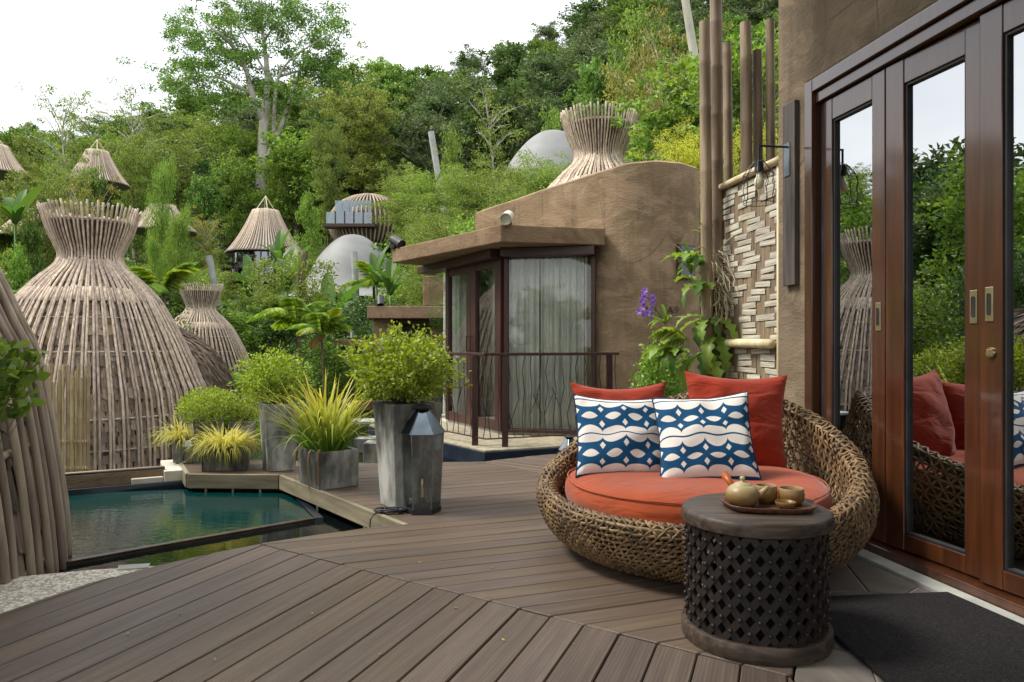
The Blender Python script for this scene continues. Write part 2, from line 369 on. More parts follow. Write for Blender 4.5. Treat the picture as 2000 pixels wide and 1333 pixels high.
# foliage (base colours 0.04-0.2)
M['lf_dark'] = leafmat('leaf dark', (.024,.06,.016), (.11,.20,.042))
M['lf_mid'] = leafmat('leaf mid', (.05,.105,.02), (.22,.36,.065))
M['lf_bright'] = leafmat('leaf bright', (.08,.17,.025), (.32,.48,.08), .4)
M['lf_feather'] = leafmat('leaf feathery', (.075,.135,.025), (.32,.43,.08), .4)
M['lf_feather2'] = leafmat('leaf pale feathery', (.11,.18,.03), (.42,.52,.11), .4)  # lighter green for the broad feathery crown
M['lf_olive'] = leafmat('leaf olive', (.10,.12,.022), (.40,.39,.075), .4)
M['lf_ridge'] = leafmat('leaf ridge', (.05,.085,.03), (.19,.27,.09), .3)
M['lf_lime'] = leafmat('leaf lime', (0.122,0.227,0.026), (0.470,0.592,0.086), .4)
M['lf_yellow'] = leafmat('leaf yellow', (0.348,0.418,0.035), (0.620,0.620,0.104), .4, hue=.005)
M['lf_grass'] = leafmat('grass blade', (.12,.2,.02), (.42,.42,.06), .4, hue=.003)
M['lf_banana'] = leafmat('banana leaf', (.05,.12,.02), (.13,.25,.05), .4)
M['lf_dry'] = leafmat('dry leaf', (.18,.10,.04), (.4,.26,.11), .3)
M['lf_rust'] = leafmat('seed pods', (.06,.03,.015), (.14,.08,.04), .2)
M['lf_violet'] = leafmat('orchid petal', (.2,.07,.42), (.48,.28,.75), .3, hue=.005)
M['root'] = surf('aerial root', [hexc('8c8068'), hexc('b5a98d')], 8, rough=.8, bump=.1)
# ================================================================== SETTING: deck, pool, paving
rng = random.Random(11)
def board_deck(name, poly, ang, width, gap, z=0.0, th=.032, origin=(0, 0)):
    root = struct(bpy.data.objects.new(name, None)); C.objects.link(root)
    a = R(ang); u = (math.cos(a), math.sin(a)); n = (-u[1], u[0])
    ds = [(p[0]-origin[0])*n[0]+(p[1]-origin[1])*n[1] for p in poly]
    k0 = math.floor(min(ds)/width); k1 = math.ceil(max(ds)/width)
    for k in range(k0, k1):
        lo = (origin[0]+n[0]*(k*width+gap/2), origin[1]+n[1]*(k*width+gap/2)); hi = (origin[0]+n[0]*((k+1)*width-gap/2), origin[1]+n[1]*((k+1)*width-gap/2))
        q = clip(clip(poly, lo, n), hi, (-n[0], -n[1]))
        if len(q) < 3: continue
        ar = abs(sum(q[i][0]*q[(i+1) % len(q)][1]-q[(i+1) % len(q)][0]*q[i][1] for i in range(len(q))))/2
        if ar < .002: continue
        c = (sum(p[0] for p in q)/len(q), sum(p[1] for p in q)/len(q))
        loc = [((p[0]-c[0])*u[0]+(p[1]-c[1])*u[1], (p[0]-c[0])*n[0]+(p[1]-c[1])*n[1]) for p in q]
        cl = [loc[0]]
        for p in loc[1:]:
            if math.hypot(p[0]-cl[-1][0], p[1]-cl[-1][1]) > .004: cl.append(p)
        if math.hypot(cl[0][0]-cl[-1][0], cl[0][1]-cl[-1][1]) < .004: cl.pop()
        if len(cl) < 3: continue
        g = Geo().prism(cl, -th, 0)
        obj('plank', g, M['deck'], root, bevel=.0035, seg=1, loc=(c[0], c[1], z+rng.uniform(-.0018, .0012)), rot=(0, 0, a))
    return root
# seam between the two board directions runs from SE to NW
SA = (-1.26, 3.588); SB = (.84, 2.155)
edge1 = [(-2.0, -1.2), (-2.03, 1.6), (-2.0, 2.2), (-1.898, 2.657), (-1.77, 3.0), (-1.596, 3.248), (-1.40, 3.46)]
board_deck('near_deck', edge1+[(SA[0]-.003, SA[1]-.004), (SB[0]-.003, SB[1]-.004), (.80, 1.6), (.78, -1.2)], 69.5, .135, .0045, origin=(.252, 2.541))
seg2 = [(SA[0]+.003, SA[1]+.004), (-1.053, 3.733), (-.817, 3.878), (-.60, 3.985), (-1.141, 4.698), (-1.758, 5.469), (-2.48, 5.51), (-2.82, 6.11), (-2.75, 6.3), (-1.24, 6.02), (-.236, 6.10),
        (.161, 5.645), (1.08, 4.62), (1.36, 4.2), (1.40, 3.4), (1.12, 2.75), (SB[0]+.003, SB[1]+.004)]
board_deck('planter_deck', seg2, 20.5, .1136, .004, origin=(-.0916, 2.79))
board_deck('far_deck', [(-.232, 6.104), (.27, 6.46), (1.32, 6.95), (1.32, 5.2), (1.42, 4.24), (1.084, 4.625), (.164, 5.65)], -38, .11, .004)
# deck fascia boards over the pool
def fascia(a, b, z0=-.105, z1=.004, th=.03):
    a = Vector(a); b = Vector(b); L = (b-a).length; an = math.atan2(b.y-a.y, b.x-a.x)
    o = obj('fascia_board', Geo().box((L/2, 0, (z0+z1)/2), (L, th, z1-z0)), M['fascia'], bevel=.004, loc=(a.x, a.y, 0), rot=(0, 0, an)); return o
fb = thing('deck_fascia', 'pale weathered fascia board edging the planter deck above the pool', 'fascia board')
for a, b in (((-.585, 3.962), (-1.757, 5.452)), ((-1.777, 5.46), (-2.482, 5.495)), ((-2.497, 5.515), (-2.84, 6.125))):
    fascia(a, b).parent = fb
for t_ in (.25, .62):
    for a, b in (((-.585, 3.962), (-1.757, 5.452)),):
        q = Vector(a).lerp(Vector(b), t_); obj('bracket', Geo().box((0, 0, -.13), (.014, .014, .05)), M['fascia'], fb, loc=(q.x-.012, q.y-.01, 0))
for t_ in (.2, .5, .8):
    q = Vector((-1.777, 5.46)).lerp(Vector((-2.482, 5.495)), t_); obj('bracket', Geo().box((0, 0, -.13), (.014, .014, .05)), M['fascia'], fb, loc=(q.x, q.y-.005, 0))
# what lies beneath the boards
base = Geo().prism([(-2.0, -1.2), (-2.02, 2.1), (-1.86, 2.657), (-1.74, 2.98), (-1.57, 3.22), (-1.2, 3.58), (-.55, 3.93), (-1.1, 4.72), (-1.72, 5.5), (-2.45, 5.55), (-2.78, 6.12), (-2.7, 6.3), (-.25, 6.07), (1.3, 6.9), (2.3, 6.9), (2.3, -1.2)], -.8, -.045)
struct(obj('deck_substructure', base, M['dark']))
# pool
M['wetstone'] = surf('wet stone', [hexc('3a322c'), hexc('584d44')], 8, rough=.25, bump=.2, spec=.5)
struct(obj('pool_water', Geo().prism([(-9, 1.9)]+[(p.x, p.y) for p in (G(-60, 1135, -.13), G(0, 1123, -.13), G(108, 1103, -.13), G(300, 1068, -.13), G(512, 1031, -.13), G(615, 1013, -.13))]+[(-1.66, 5.36), (-1.8, 5.9), (-2.4, 5.62), (-4.2, 5.26), (-9, 4.2)], -.14, -.135), M['water']))
struct(obj('overflow_channel', Geo().prism([(-9, 1.0), (-2.3, 2.0), (-1.2, 3.4), (-.2, 3.9), (-1.0, 5.3), (-1.7, 5.5), (-3.1, 4.2), (-9, 2.4)], -.156, -.151), M['chan']))
struct(obj('pond_water', Geo().prism([(-3.2, 6.2), (-1.2, 5.9), (-.2, 5.98), (.3, 6.3), (1.6, 6.8), (1.2, 8), (-3, 11)], -.14, -.135), M['chan']))
obj_end = Geo().prism([G(615, 1013, -.13).to_2d()[:], (-1.64, 5.36), (-1.60, 5.39), (G(615, 1013, -.13)+Vector((.05, .02, 0))).to_2d()[:]], -.4, -.128)
lip = thing('pool_lip', 'thin wet brown stone lip along the infinity pool edge', 'pool edge')
obj('end_wall', obj_end, M['blacktile'], lip)
pts = [G(-60, 1135, -.13), G(0, 1123, -.13), G(108, 1103, -.13), G(300, 1068, -.13), G(512, 1031, -.13), G(615, 1013, -.13)]
g = Geo()
for a, b in zip(pts[:-1], pts[1:]):
    n = Vector((-(b-a).y, (b-a).x, 0)).normalized()*.045
    g = Geo().prism([(a.x, a.y), (b.x, b.y), (b.x+n.x, b.y+n.y), (a.x+n.x, a.y+n.y)], -.3, -.128); obj('lip_stone', g, M['wetstone'], lip)
pt = thing('pool_back_wall', 'low brown rendered wall with black tiled edge behind the pool', 'wall')
a = G(60, 975, -.135); b = G(372, 948, -.135)
u = (b-a).normalized(); n = Vector((-u.y, u.x, 0))
def quadbar(a, b, o0, o1): return [(a+n*o0).to_2d()[:], (b+n*o0).to_2d()[:], (b+n*o1).to_2d()[:], (a+n*o1).to_2d()[:]]
obj('tile_edge', Geo().prism(quadbar(a-u*.8, b, 0, .03), -.3, -.092), M['blacktile'], pt, bevel=.004)
obj('coping', Geo().prism(quadbar(a-u*.8, b, .03, .08), -.3, -.098), M['blacktile'], pt)
obj('wall', Geo().prism(quadbar(a-u*.8, b-u*.18, .083, .26), -.3, -.0), M['plaster'], pt, bevel=.006)
obj('edge_trim', Geo().prism(quadbar(a-u*.8, b-u*.18, .085, .13), .001, .012), M['blacktile'], pt)
tag(obj('stone_step', Geo().prism(quadbar(b-u*.19, b+u*.10, .02, .62), -.25, -.01), M['white'], bevel=.008), 'white stone step between pool wall and planter deck', 'step')
tag(obj('stone_ledge', Geo().prism(quadbar(b-u*.42, b-u*.195, .035, .081), -.25, -.055), M['white'], bevel=.006), 'small white stone ledge beside the white step', 'ledge')
# pebble strip beside the near deck
pb = [(-2.05, 1.0), (-2.04, 2.1), (-1.915, 2.65), (-1.785, 3.0), (-1.605, 3.262)]
g0 = [G(312, 1104, -.012), G(180, 1112, -.012), G(0, 1129, -.012), G(-200, 1150, -.012)]
struct(obj('pebble_path', Geo().prism(pb+[(p.x, p.y) for p in g0]+[(-4.2, 1.0)], -.3, -.012), M['pebble'], bevel=.01, seg=1))
o = obj('drain_cover', Geo().prism([(G(230, 1115, -.012)+Vector((dx, dy, 0))).to_2d()[:] for dx, dy in ((0, 0), (.12, .03), (.1, .09), (-.03, .06))], -.012, -.006), M['kerb']); tag(o, 'small grey drain cover in the white pebble path', 'drain')
# slate flags in front of the doors
W0 = Vector((1.742, 3.405, 0)); WU = Vector((-.168, .986, 0)).normalized(); WN = Vector((-WU.y, WU.x, 0))   # wall line, WN points to the deck
def WL(s, off, z=0): return W0+WU*s+WN*off+Vector((0, 0, z))
stone_poly = [(.845, 2.145), (1.122, 2.74), (1.405, 3.39), (1.37, 4.2), (1.42, 4.235), WL(.9, .0).to_2d()[:], WL(-.05, .13).to_2d()[:], WL(-4.2, .13).to_2d()[:], (.79, -1.2), (.805, 1.6)]
struct(obj('terrace_bed', Geo().prism(stone_poly, -.3, -.006), M['grout']))
fl = struct(bpy.data.objects.new('flagstone_paving', None)); C.objects.link(fl)
rs = random.Random(5); sites = []
for _ in range(900):
    p = (rs.uniform(.75, 2.4), rs.uniform(-1.2, 4.3))
    if all(math.hypot((p[0]-q[0])*1.0, (p[1]-q[1])*1.25) > .27 for q in sites): sites.append(p)
for i, p in enumerate(sites):
    q = stone_poly
    for j, s in enumerate(sites):
        if i == j: continue
        dx, dy = p[0]-s[0], p[1]-s[1]; L = math.hypot(dx, dy)
        if L > 1.2: continue
        q = clip(q, ((p[0]+s[0])/2+dx/L*.004, (p[1]+s[1])/2+dy/L*.004), (dx, dy))
        if len(q) < 3: break
    if len(q) < 3: continue
    c = (sum(a[0] for a in q)/len(q), sum(a[1] for a in q)/len(q))
    lp = [(a[0]-c[0], a[1]-c[1]) for a in q]; a_ = rs.uniform(0, PI)
    rot = Matrix.Rotation(-a_, 2); lp = [tuple(rot @ Vector(x)) for x in lp]
    if abs(sum(lp[k][0]*lp[(k+1) % len(lp)][1]-lp[(k+1) % len(lp)][0]*lp[k][1] for k in range(len(lp)))) < .004: continue
    obj('flagstone', Geo().prism(lp, -.03, 0), M['slate'], fl, bevel=.004, seg=1, loc=(c[0], c[1], rs.uniform(-.003, .001)), rot=(0, 0, a_))
tag(obj('door_mat', Geo().prism([G(1596, 1173).to_2d()[:], G(1851, 1164).to_2d()[:], G(2030, 1243).to_2d()[:], (1.72, 1.5), (1.15, 1.35), (1.10, 2.0), G(1600, 1224).to_2d()[:]], .002, .018), M['mat'], bevel=.005), 'rough charcoal coir mat in front of the glass doors', 'door mat')
M['teak'] = surf('eave timber', [hexc('3f2f25'), hexc('5a4435')], 4, stretch=(1, 8, 8), rough=.6, bump=.1)
# ================================================================== HOUSE WITH GLASS DOORS
LM = Matrix((( WU.x, -WN.x, 0, W0.x), (WU.y, -WN.y, 0, W0.y), (0, 0, 1, 0), (0, 0, 0, 1)))     # local: x along the wall, y into the house, z up
hv = thing('villa_house', 'brown rendered villa wall with a wide run of glazed timber doors', 'house')
hv.matrix_world = LM
def wallpoly(poly, y0, y1):
    n = len(poly); v = [(p[0], y0, p[1]) for p in poly]+[(p[0], y1, p[1]) for p in poly]
    return Geo().add(v, [tuple(range(n)), tuple(range(n, 2*n))[::-1]]+[(i, n+i, n+(i+1) % n, (i+1) % n) for i in range(n)])
obj('wall', wallpoly([(-4.2, -.2), (-2.2, -.2), (-2.2, 2.445), (.588, 2.445), (.588, -.2), (.905, -.2), (.905, 4.8), (-4.2, 4.8)], 0, .22), M['plaster2'], hv, bevel=.02, seg=3)
obj('return_wall', Geo().box((.805, 2.2, 2.3), (.19, 3.95, 5)), M['plaster2'], hv)
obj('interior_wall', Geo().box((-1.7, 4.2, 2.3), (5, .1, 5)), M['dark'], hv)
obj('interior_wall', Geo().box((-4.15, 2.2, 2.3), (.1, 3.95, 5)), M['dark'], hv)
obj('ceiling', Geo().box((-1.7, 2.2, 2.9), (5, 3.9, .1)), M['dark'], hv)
def terr():
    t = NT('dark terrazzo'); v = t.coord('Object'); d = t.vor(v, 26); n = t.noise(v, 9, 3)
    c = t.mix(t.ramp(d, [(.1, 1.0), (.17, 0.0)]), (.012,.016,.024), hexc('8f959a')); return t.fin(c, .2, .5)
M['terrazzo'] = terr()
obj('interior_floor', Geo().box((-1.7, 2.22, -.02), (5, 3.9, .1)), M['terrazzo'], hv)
# unseen eave with rafters, added to shade the terrace by the doors
obj('eave', Geo().box((-1.6, -.66, 3.85), (4.9, 1.3, .14)), M['teak'], hv, bevel=.01)
for k in range(6): obj('rafter', Geo().box((-3.8+k*.9, -.65, 3.73), (.08, 1.25, .1)), M['teak'], hv, bevel=.004)
# unseen canopy added above and behind the viewpoint to darken the near terrace
cn = thing('shade_canopy', 'unseen dark timber canopy added to shade the near terrace', 'canopy', (0, 0, 0))
for k in range(24): obj('roof_board', Geo().box((.1, -2.55+k*.2, 3.06), (4.3, .196, .04)), M['teak'], cn)
for k in range(5): obj('rafter', Geo().box((-1.85+k*.95, -.25, 2.98), (.09, 4.7, .12)), M['teak'], cn, bevel=.004)
for x_ in (-1.85,): obj('post', Geo().box((x_, -2.3, 1.45), (.12, .12, 2.94)), M['teak'], cn, bevel=.004)
# door frame
def fr(name, s0, s1, z0, z1, y0, y1, par=hv, m='door', bev=.004):
    return obj(name, Geo().box(((s0+s1)/2, (y0+y1)/2, (z0+z1)/2), (s1-s0, y1-y0, z1-z0)), M[m], par, bevel=bev)
fr('architrave', .515, .586, 0.0, 2.44, -.022, .1)
fr('architrave', -2.2, .512, 2.372, 2.44, -.022, .1)
fr('door_lintel', -2.2, .512, 2.312, 2.369, .0, .12)
fr('door_jamb', .478, .512, 0.0, 2.309, .03, .14, m='black')
fr('sill', -2.2, .51, .0, .048, -.035, .14)
struct(obj('threshold_kerb', Geo().prism([WL(.5, .04).to_2d()[:], WL(.5, .13).to_2d()[:], WL(-4.2, .13).to_2d()[:], WL(-4.2, .04).to_2d()[:]], -.2, .014), M['kerb'], bevel=.004))
def door_panel(s0, s1, sl, sr, zb=.055, zt=2.306, gb=.13, gt=2.19, ang=0, label=None, near=True):
    """glazed timber leaf between s0 (near) and s1 (far); sl/sr stile widths at near / far side"""
    d = tag(bpy.data.objects.new('glazed_door', None), label, 'door', 'glazed timber door leaves'); C.objects.link(d)
    d.matrix_world = LM @ Matrix.Translation((s1, .045, 0)) @ Matrix.Rotation(ang, 4, 'Z'); w = s1-s0
    def b(n, x0, x1, z0, z1, y0=-.022, y1=.022, m='door', bev=.004): return obj(n, Geo().box(((x0+x1)/2, (y0+y1)/2, (z0+z1)/2), (x1-x0, y1-y0, z1-z0)), M[m], d, bevel=bev)
    b('stile', -w+.0015, -w+sl, zb, zt); b('stile', -sr, -.0015, zb, zt)
    b('bottom_rail', -w+sl+.0005, -sr-.0005, zb, gb, -.02, .02); b('top_rail', -w+sl+.0005, -sr-.0005, gt, zt, -.02, .02)
    e = .012
    for x0, x1, z0, z1 in ((-w+sl+.0005, -w+sl+e, gb, gt), (-sr-e, -sr-.0005, gb, gt), (-w+sl+e, -sr-e, gb, gb+e), (-w+sl+e, -sr-e, gt-e, gt)): b('bead', x0, x1, z0, z1, -.012, .018, 'black', .002)
    obj('pane', Geo().add([(-w+sl+e, .004, gb+e), (-sr-e, .004, gb+e), (-sr-e, .004, gt-e), (-w+sl+e, .004, gt-e)], [(0, 1, 2, 3)]), M['doorglass'], d)
    return d, w
def pull(d, x, z):
    h = obj('flush_pull', Geo().box((x, -.0245, z), (.036, .005, .135)), M['brass'], d, bevel=.0015)
    g = Geo(); n = 20; pts = []
    for k in range(n):
        a = 2*PI*k/n; pts.append((x+.0085*math.cos(a), -.0275, z+.0085*math.sin(a)+(.034 if math.sin(a) > 0 else -.034)))
    g.add(pts, [tuple(range(n))]); r = .0065
    g.tube(pts, .0014, 5, closed=True); obj('recess', g, M['black'], h)
d1, w1 = door_panel(-.013, .477, .094, .075, label='narrow glazed timber door leaf next to the wall, reflecting the gourd hut')
pull(d1, -w1+.045, 1.13)
d2, w2 = door_panel(-.56, -.015, .092, .115, label='middle glazed timber door leaf with one flush pull, reflecting the trees', ang=R(-2.6))
pull(d2, -w2+.046, 1.15)
d3, w3 = door_panel(-1.11, -.562, .115, .105, label='glazed timber door leaf with a round lock below its flush pull', ang=R(-2.6))
pull(d3, -.05, 1.155)
lk_ = obj('lock', Geo().lathe([(.021, 0), (.021, .006), (.018, .010), (.0, .010)], 24, Matrix.Translation((-.058, -.0225, .965)) @ Matrix.Rotation(PI/2, 4, 'X'), cap1=False), M['brass'], d3, sharp=40)
obj('thumb_turn', Geo().box((-.058, -.038, .965), (.007, .014, .026)), M['brass'], lk_, bevel=.002)
d4, w4 = door_panel(-1.66, -1.112, .105, .115, label='glazed timber door leaf beyond the lock leaf')
door_panel(-2.198, -1.662, .105, .105, label='last glazed timber door leaf at the end of the run')
# stool inside, seen through the glass
st = thing('wooden_stool', 'small brown wooden stool standing inside behind the door glass', 'stool'); st.matrix_world = LM @ Matrix.Translation((-.45, .75, .03))
obj('seat', Geo().box((0, 0, .40), (.42, .3, .05)), M['door'], st, bevel=.006)
for i in (-1, 1):
    for j in (-1, 1): obj('leg', Geo().box((i*.17, j*.11, .187), (.05, .05, .374)), M['door'], st, bevel=.004)
# wall lamp on its board
pl = thing('wall_lamp', 'black wire cage lamp hanging from a dark wooden wall board', 'wall lamp'); pl.matrix_world = LM @ Matrix.Translation((.73, 0, 0))
obj('board', Geo().box((0, -.016, 1.86), (.125, .03, 1.05)), surf('lamp board', [hexc('35302d'), hexc('4d4642'), hexc('5e5650')], 3, stretch=(18, 18, 1), rough=.5, bump=.2), pl, bevel=.004)
obj('mount_plate', Geo().box((.012, -.034, 2.06), (.06, .005, .19)), M['steel'], pl, bevel=.001)
arm = Geo().tube([(0.0, -.036, 2.13), (0.0, -.218, 2.13)], .0065, 8); arm.tube([(0.0, -.213, 2.135), (0.0, -.213, 2.03)], .0065, 8); obj('arm', arm, M['black'], pl, sharp=40)
obj('socket', Geo().lathe([(.012, 2.045), (.024, 2.04), (.026, 1.985), (.02, 1.98)], 16, Matrix.Translation((0, -.213, 0))), M['black'], pl, sharp=40)
def bulbmat():
    t = NT('pearl bulb'); return t.fin(hexc('d8d2b4'), .15, .5)
M['bulb'] = bulbmat()
obj('bulb', Geo().lathe([(.012, 1.98), (.016, 1.955), (.027, 1.935), (.029, 1.915), (.02, 1.89), (.004, 1.882)], 16, Matrix.Translation((0, -.213, 0))), M['bulb'], pl, smooth=True)
cg = Geo(); rc = .083
for zz in (1.965, 1.80): cg.tube([(rc*math.cos(k*PI/14), -.213+rc*math.sin(k*PI/14), zz) for k in range(28)], .0022, 5, closed=True)
for k in range(9):
    a = 2*PI*k/9+.3; wv = [(.02*math.cos(a), -.213+.02*math.sin(a), 2.045), (.06*math.cos(a), -.213+.06*math.sin(a), 2.0)]
    for j in range(9):
        z_ = 1.965-.165*j/8; q = rc+.005*math.sin(j*1.7+k); aa = a+.05*math.sin(j*1.1+k*2); wv.append((q*math.cos(aa), -.213+q*math.sin(aa), z_))
    cg.tube(wv, .0022, 5)
obj('cage', cg, M['black'], pl)
# ================================================================== WOVEN BAMBOO SCREEN beside the wall
sc = thing('woven_screen', 'woven split bamboo screen with zigzag pattern beside the villa wall', 'bamboo screen'); sc.matrix_world = LM @ Matrix.Translation((.915, .03, 0))
SL, SH = .93, 2.09
obj('edge_pole', Geo().tube([(SL+.012, -.01, .0), (SL+.012, -.01, SH+.02)], .017, 8), M['bamboopale'], sc, smooth=True)
obj('edge_pole', Geo().tube([(.012, -.008, .0), (.012, -.008, SH)], .012, 8), M['bamboopale'], sc, smooth=True)
obj('top_pole', Geo().tube([(-.005, -.02, SH+.012), (.3, -.022, SH+.014), (SL+.03, -.02, SH+.01)], .024, 10), M['bamboopale'], sc, smooth=True)
obj('middle_pole', Geo().tube([(.03, -.045, 1.0), (.4, -.047, 1.005), (SL, -.045, 1.0)], .03, 10), M['bamboopale'], sc, smooth=True)
nx = 16; cw = SL/nx; r2 = random.Random(3); ch = .042; nz_ = int(SH/ch)
vs = [mesh('weave_strip', Geo().grid(4, 14, lambda a, b, k=k: ((a-.5)*cw*.97, .004*math.cos((a-.5)*2.4)*-1+.0015*math.sin(b*20+k), b*SH)), M['weavedark'], True) for k in range(3)]
for i in range(nx): link('weave_strip', vs[i % 3], sc, loc=((i+.5)*cw, r2.uniform(-.001, .001), 0))
hs = {}
def floatmesh(n):
    if n not in hs:
        L = n*cw+.006
        hs[n] = [mesh('weave_float', Geo().grid(7, 4, lambda a, b: ((a-.5)*L, -.006-.0045*math.sin(PI*a)**.5-.0012*math.sin(PI*b), (b-.5)*ch*.93)), M['weavelight'], True)]
    return hs[n][0]
for j in range(nz_):
    ph = (j % 18); zig = (ph if ph < 9 else 18-ph)*.8
    i = -6+(int(round(zig)) % 5)
    while i < nx:
        n = 3 if (j+i) % 4 else 4
        if r2.random() < .06: n = 1
        a = max(i, 0); b = min(i+n, nx)
        if b-a >= 1 and r2.random() > .05:
            link('weave_float', floatmesh(b-a), sc, loc=((a+b)/2*cw, 0, (j+.5)*ch+.01), rot=(0, r2.uniform(-.05, .05), 0), scale=(r2.uniform(.9, 1.06), 1, r2.uniform(.75, 1.02)))
        i += 5
obj('backing', Geo().box((SL/2, .02, SH/2), (SL-.02, .01, SH-.02)), M['bamboo'], sc)
# tall bamboo poles behind the screen
r3 = random.Random(9)
poles = [(1376, 44, 4.98, .05, 1383), (1398, -90, 5.08, .055, 1402), (1420, 84, 5.2, .042, 1428), (1456, 45, 5.0, .05, 1462), (1479, 100, 5.05, .043, 1484), (1504, 40, 5.0, .04, 1508)]
for (tx, ty, d, r, bx), wd in zip(poles, ['standing at the outer edge of the screen', 'tallest of the row, rising out of view', 'slim, just beside the tallest one', 'thick, in the middle of the row', 'short, second from the villa wall', 'slim, closest to the villa wall']):
    tp = P(tx, ty, d); b = P(bx, 672, d); b.z = 0; b.x += (b.x-tp.x)*.2
    r *= .88; path = []; rad = []; n = 16; nodes = [r3.uniform(.3, .5)]
    L = (tp-b).length
    while nodes[-1] < L: nodes.append(nodes[-1]+r3.uniform(.3, .46))
    ts = sorted([0, L]+[x+dx for x in nodes for dx in (-.016, 0, .016) if 0 < x+dx < L])
    for x in ts:
        path.append(b.lerp(tp, x/L)-b); rad.append(r*(1-.12*x/L)*(1.07 if any(abs(x-q) < .004 for q in nodes) else 1))
    g = Geo().tube(path, rad, 12, cap=False); e = path[-1]
    g.lathe([(rad[-1], e.z), (rad[-1]*.8, e.z), (rad[-1]*.8, e.z-.1), (0.001, e.z-.1)], 12, Matrix.Translation((e.x, e.y, 0)), cap0=False, cap1=False)
    tag(obj('bamboo_pole', g, M['bamboo'], sharp=30, loc=b), 'tall brown bamboo pole '+wd, 'bamboo pole', 'tall bamboo poles behind the woven screen')
# ================================================================== PAVILION
pv = thing('pavilion', 'brown rendered pavilion with curved wall, flat roof slab and glazed corner', 'building')
wp = [(-.44, 8.6, 2.58), (.3, 8.05, 2.725), (.9, 7.62, 2.83), (1.25, 7.44, 2.89), (1.6, 7.42, 2.90), (1.9, 7.6, 2.90), (2.08, 7.95, 2.92), (2.16, 8.6, 2.93), (2.1, 9.6, 2.93)]
cp = catmull(wp, 8); m = len(cp); v = []; f = []
for i, p in enumerate(cp):
    a = Vector(cp[min(i+1, m-1)][:2])-Vector(cp[max(i-1, 0)][:2]); nn = Vector((-a.y, a.x)).normalized()*.2; wob = .003*math.sin(i*.9)
    x, y, z = p; z += wob
    v += [(x, y, -.2), (x, y, z-.02), (x+nn.x*.12, y+nn.y*.12, z), (x+nn.x, y+nn.y, z), (x+nn.x, y+nn.y, 0)]
for i in range(m-1):
    for k in range(4): f.append((i*5+k, (i+1)*5+k, (i+1)*5+k+1, i*5+k+1))
f += [(0, 1, 2, 3, 4), tuple((m-1)*5+k for k in (4, 3, 2, 1, 0))]
g = Geo().add(v, f); obj('curved_wall', g, M['plaster'], pv, sharp=50)
obj('roof_deck', Geo().prism([(-.3, 8.75), (.4, 8.2), (1.3, 7.7), (1.9, 7.9), (1.95, 9.6), (-.2, 9.6)], 2.3, 2.4), M['plaster'], pv)
RC, RL, RR = (-.113, 7.2), (-1.516, 9.07), (.966, 7.43)
obj('roof_slab', Geo().prism([RC, RR, (.93, 7.8), (-.15, 8.62), (-.9, 9.6), RL], 2.022, 2.2), M['fasciap'], pv, bevel=.012)
A, B, Cc = Vector((-.10, 7.75, 0)), Vector((-1.12, 9.6, 0)), Vector((.88, 7.56, 0))
def wallbar(name, a, b, off0, off1, z0, z1, m, par=pv, bev=.004):
    u = (b-a).normalized(); n = Vector((u.y, -u.x, 0))
    q = [(a+n*off0).to_2d()[:], (b+n*off0).to_2d()[:], (b+n*off1).to_2d()[:], (a+n*off1).to_2d()[:]]
    return obj(name, Geo().prism(q, z0, z1), M[m], par, bevel=bev)
n1 = Vector(((A-B).normalized().y, -(A-B).normalized().x, 0))
wallbar('head_beam', B, A, -.06, .16, 1.925, 2.018, 'frame'); wallbar('head_beam', A+Vector((.005, .0, 0)), Cc, -.06, .16, 1.926, 2.017, 'frame')
FZ = .05
def AB(t): return A.lerp(B, t)
for t0, t1 in ((0.0, .062), (.295, .35), (.353, .41), (.66, .70)): wallbar('frame_post', AB(t1), AB(t0), -.03, .03, FZ, 1.923, 'frame')
for t0, t1 in ((.064, .293), (.412, .658), (.702, .985)):
    if t1 < .9:
        wallbar('bottom_rail', AB(t1), AB(t0), -.025, .025, FZ, .16, 'frame')
        wallbar('top_rail', AB(t1), AB(t0), -.025, .025, 1.84, 1.923, 'frame')
    z0, z1 = (.162, 1.838) if t1 < .9 else (FZ, 1.92)
    a, b = AB(t1), AB(t0); obj('pane', Geo().add([(a.x, a.y, z0), (b.x, b.y, z0), (b.x, b.y, z1), (a.x, a.y, z1)], [(0, 1, 2, 3)]), M['glass'], pv)
for t in (.33, .375):
    q = AB(t)+n1*.06; obj('door_handle', Geo().tube([(q.x-n1.x*.03, q.y-n1.y*.03, .92), (q.x, q.y, .92), (q.x, q.y, 1.09), (q.x-n1.x*.03, q.y-n1.y*.03, 1.09)], .008, 6), M['frame'], pv)
AC = lambda t: A.lerp(Cc, t)
wallbar('frame_post', AC(.02), AC(.065), -.03, .03, FZ, 1.923, 'frame'); wallbar('frame_post', AC(.955), AC(1.0), -.06, .03, FZ, 1.923, 'frame')
wallbar('window_sill', AC(.067), AC(.953), -.06, .05, FZ, .085, 'frame')
for t0, t1 in ((.067, .42), (.423, .953)):
    a, b = AC(t0), AC(t1); obj('pane', Geo().add([(a.x, a.y, .087), (b.x, b.y, .087), (b.x, b.y, 1.922), (a.x, a.y, 1.922)], [(0, 1, 2, 3)]), M['glass2'], pv)
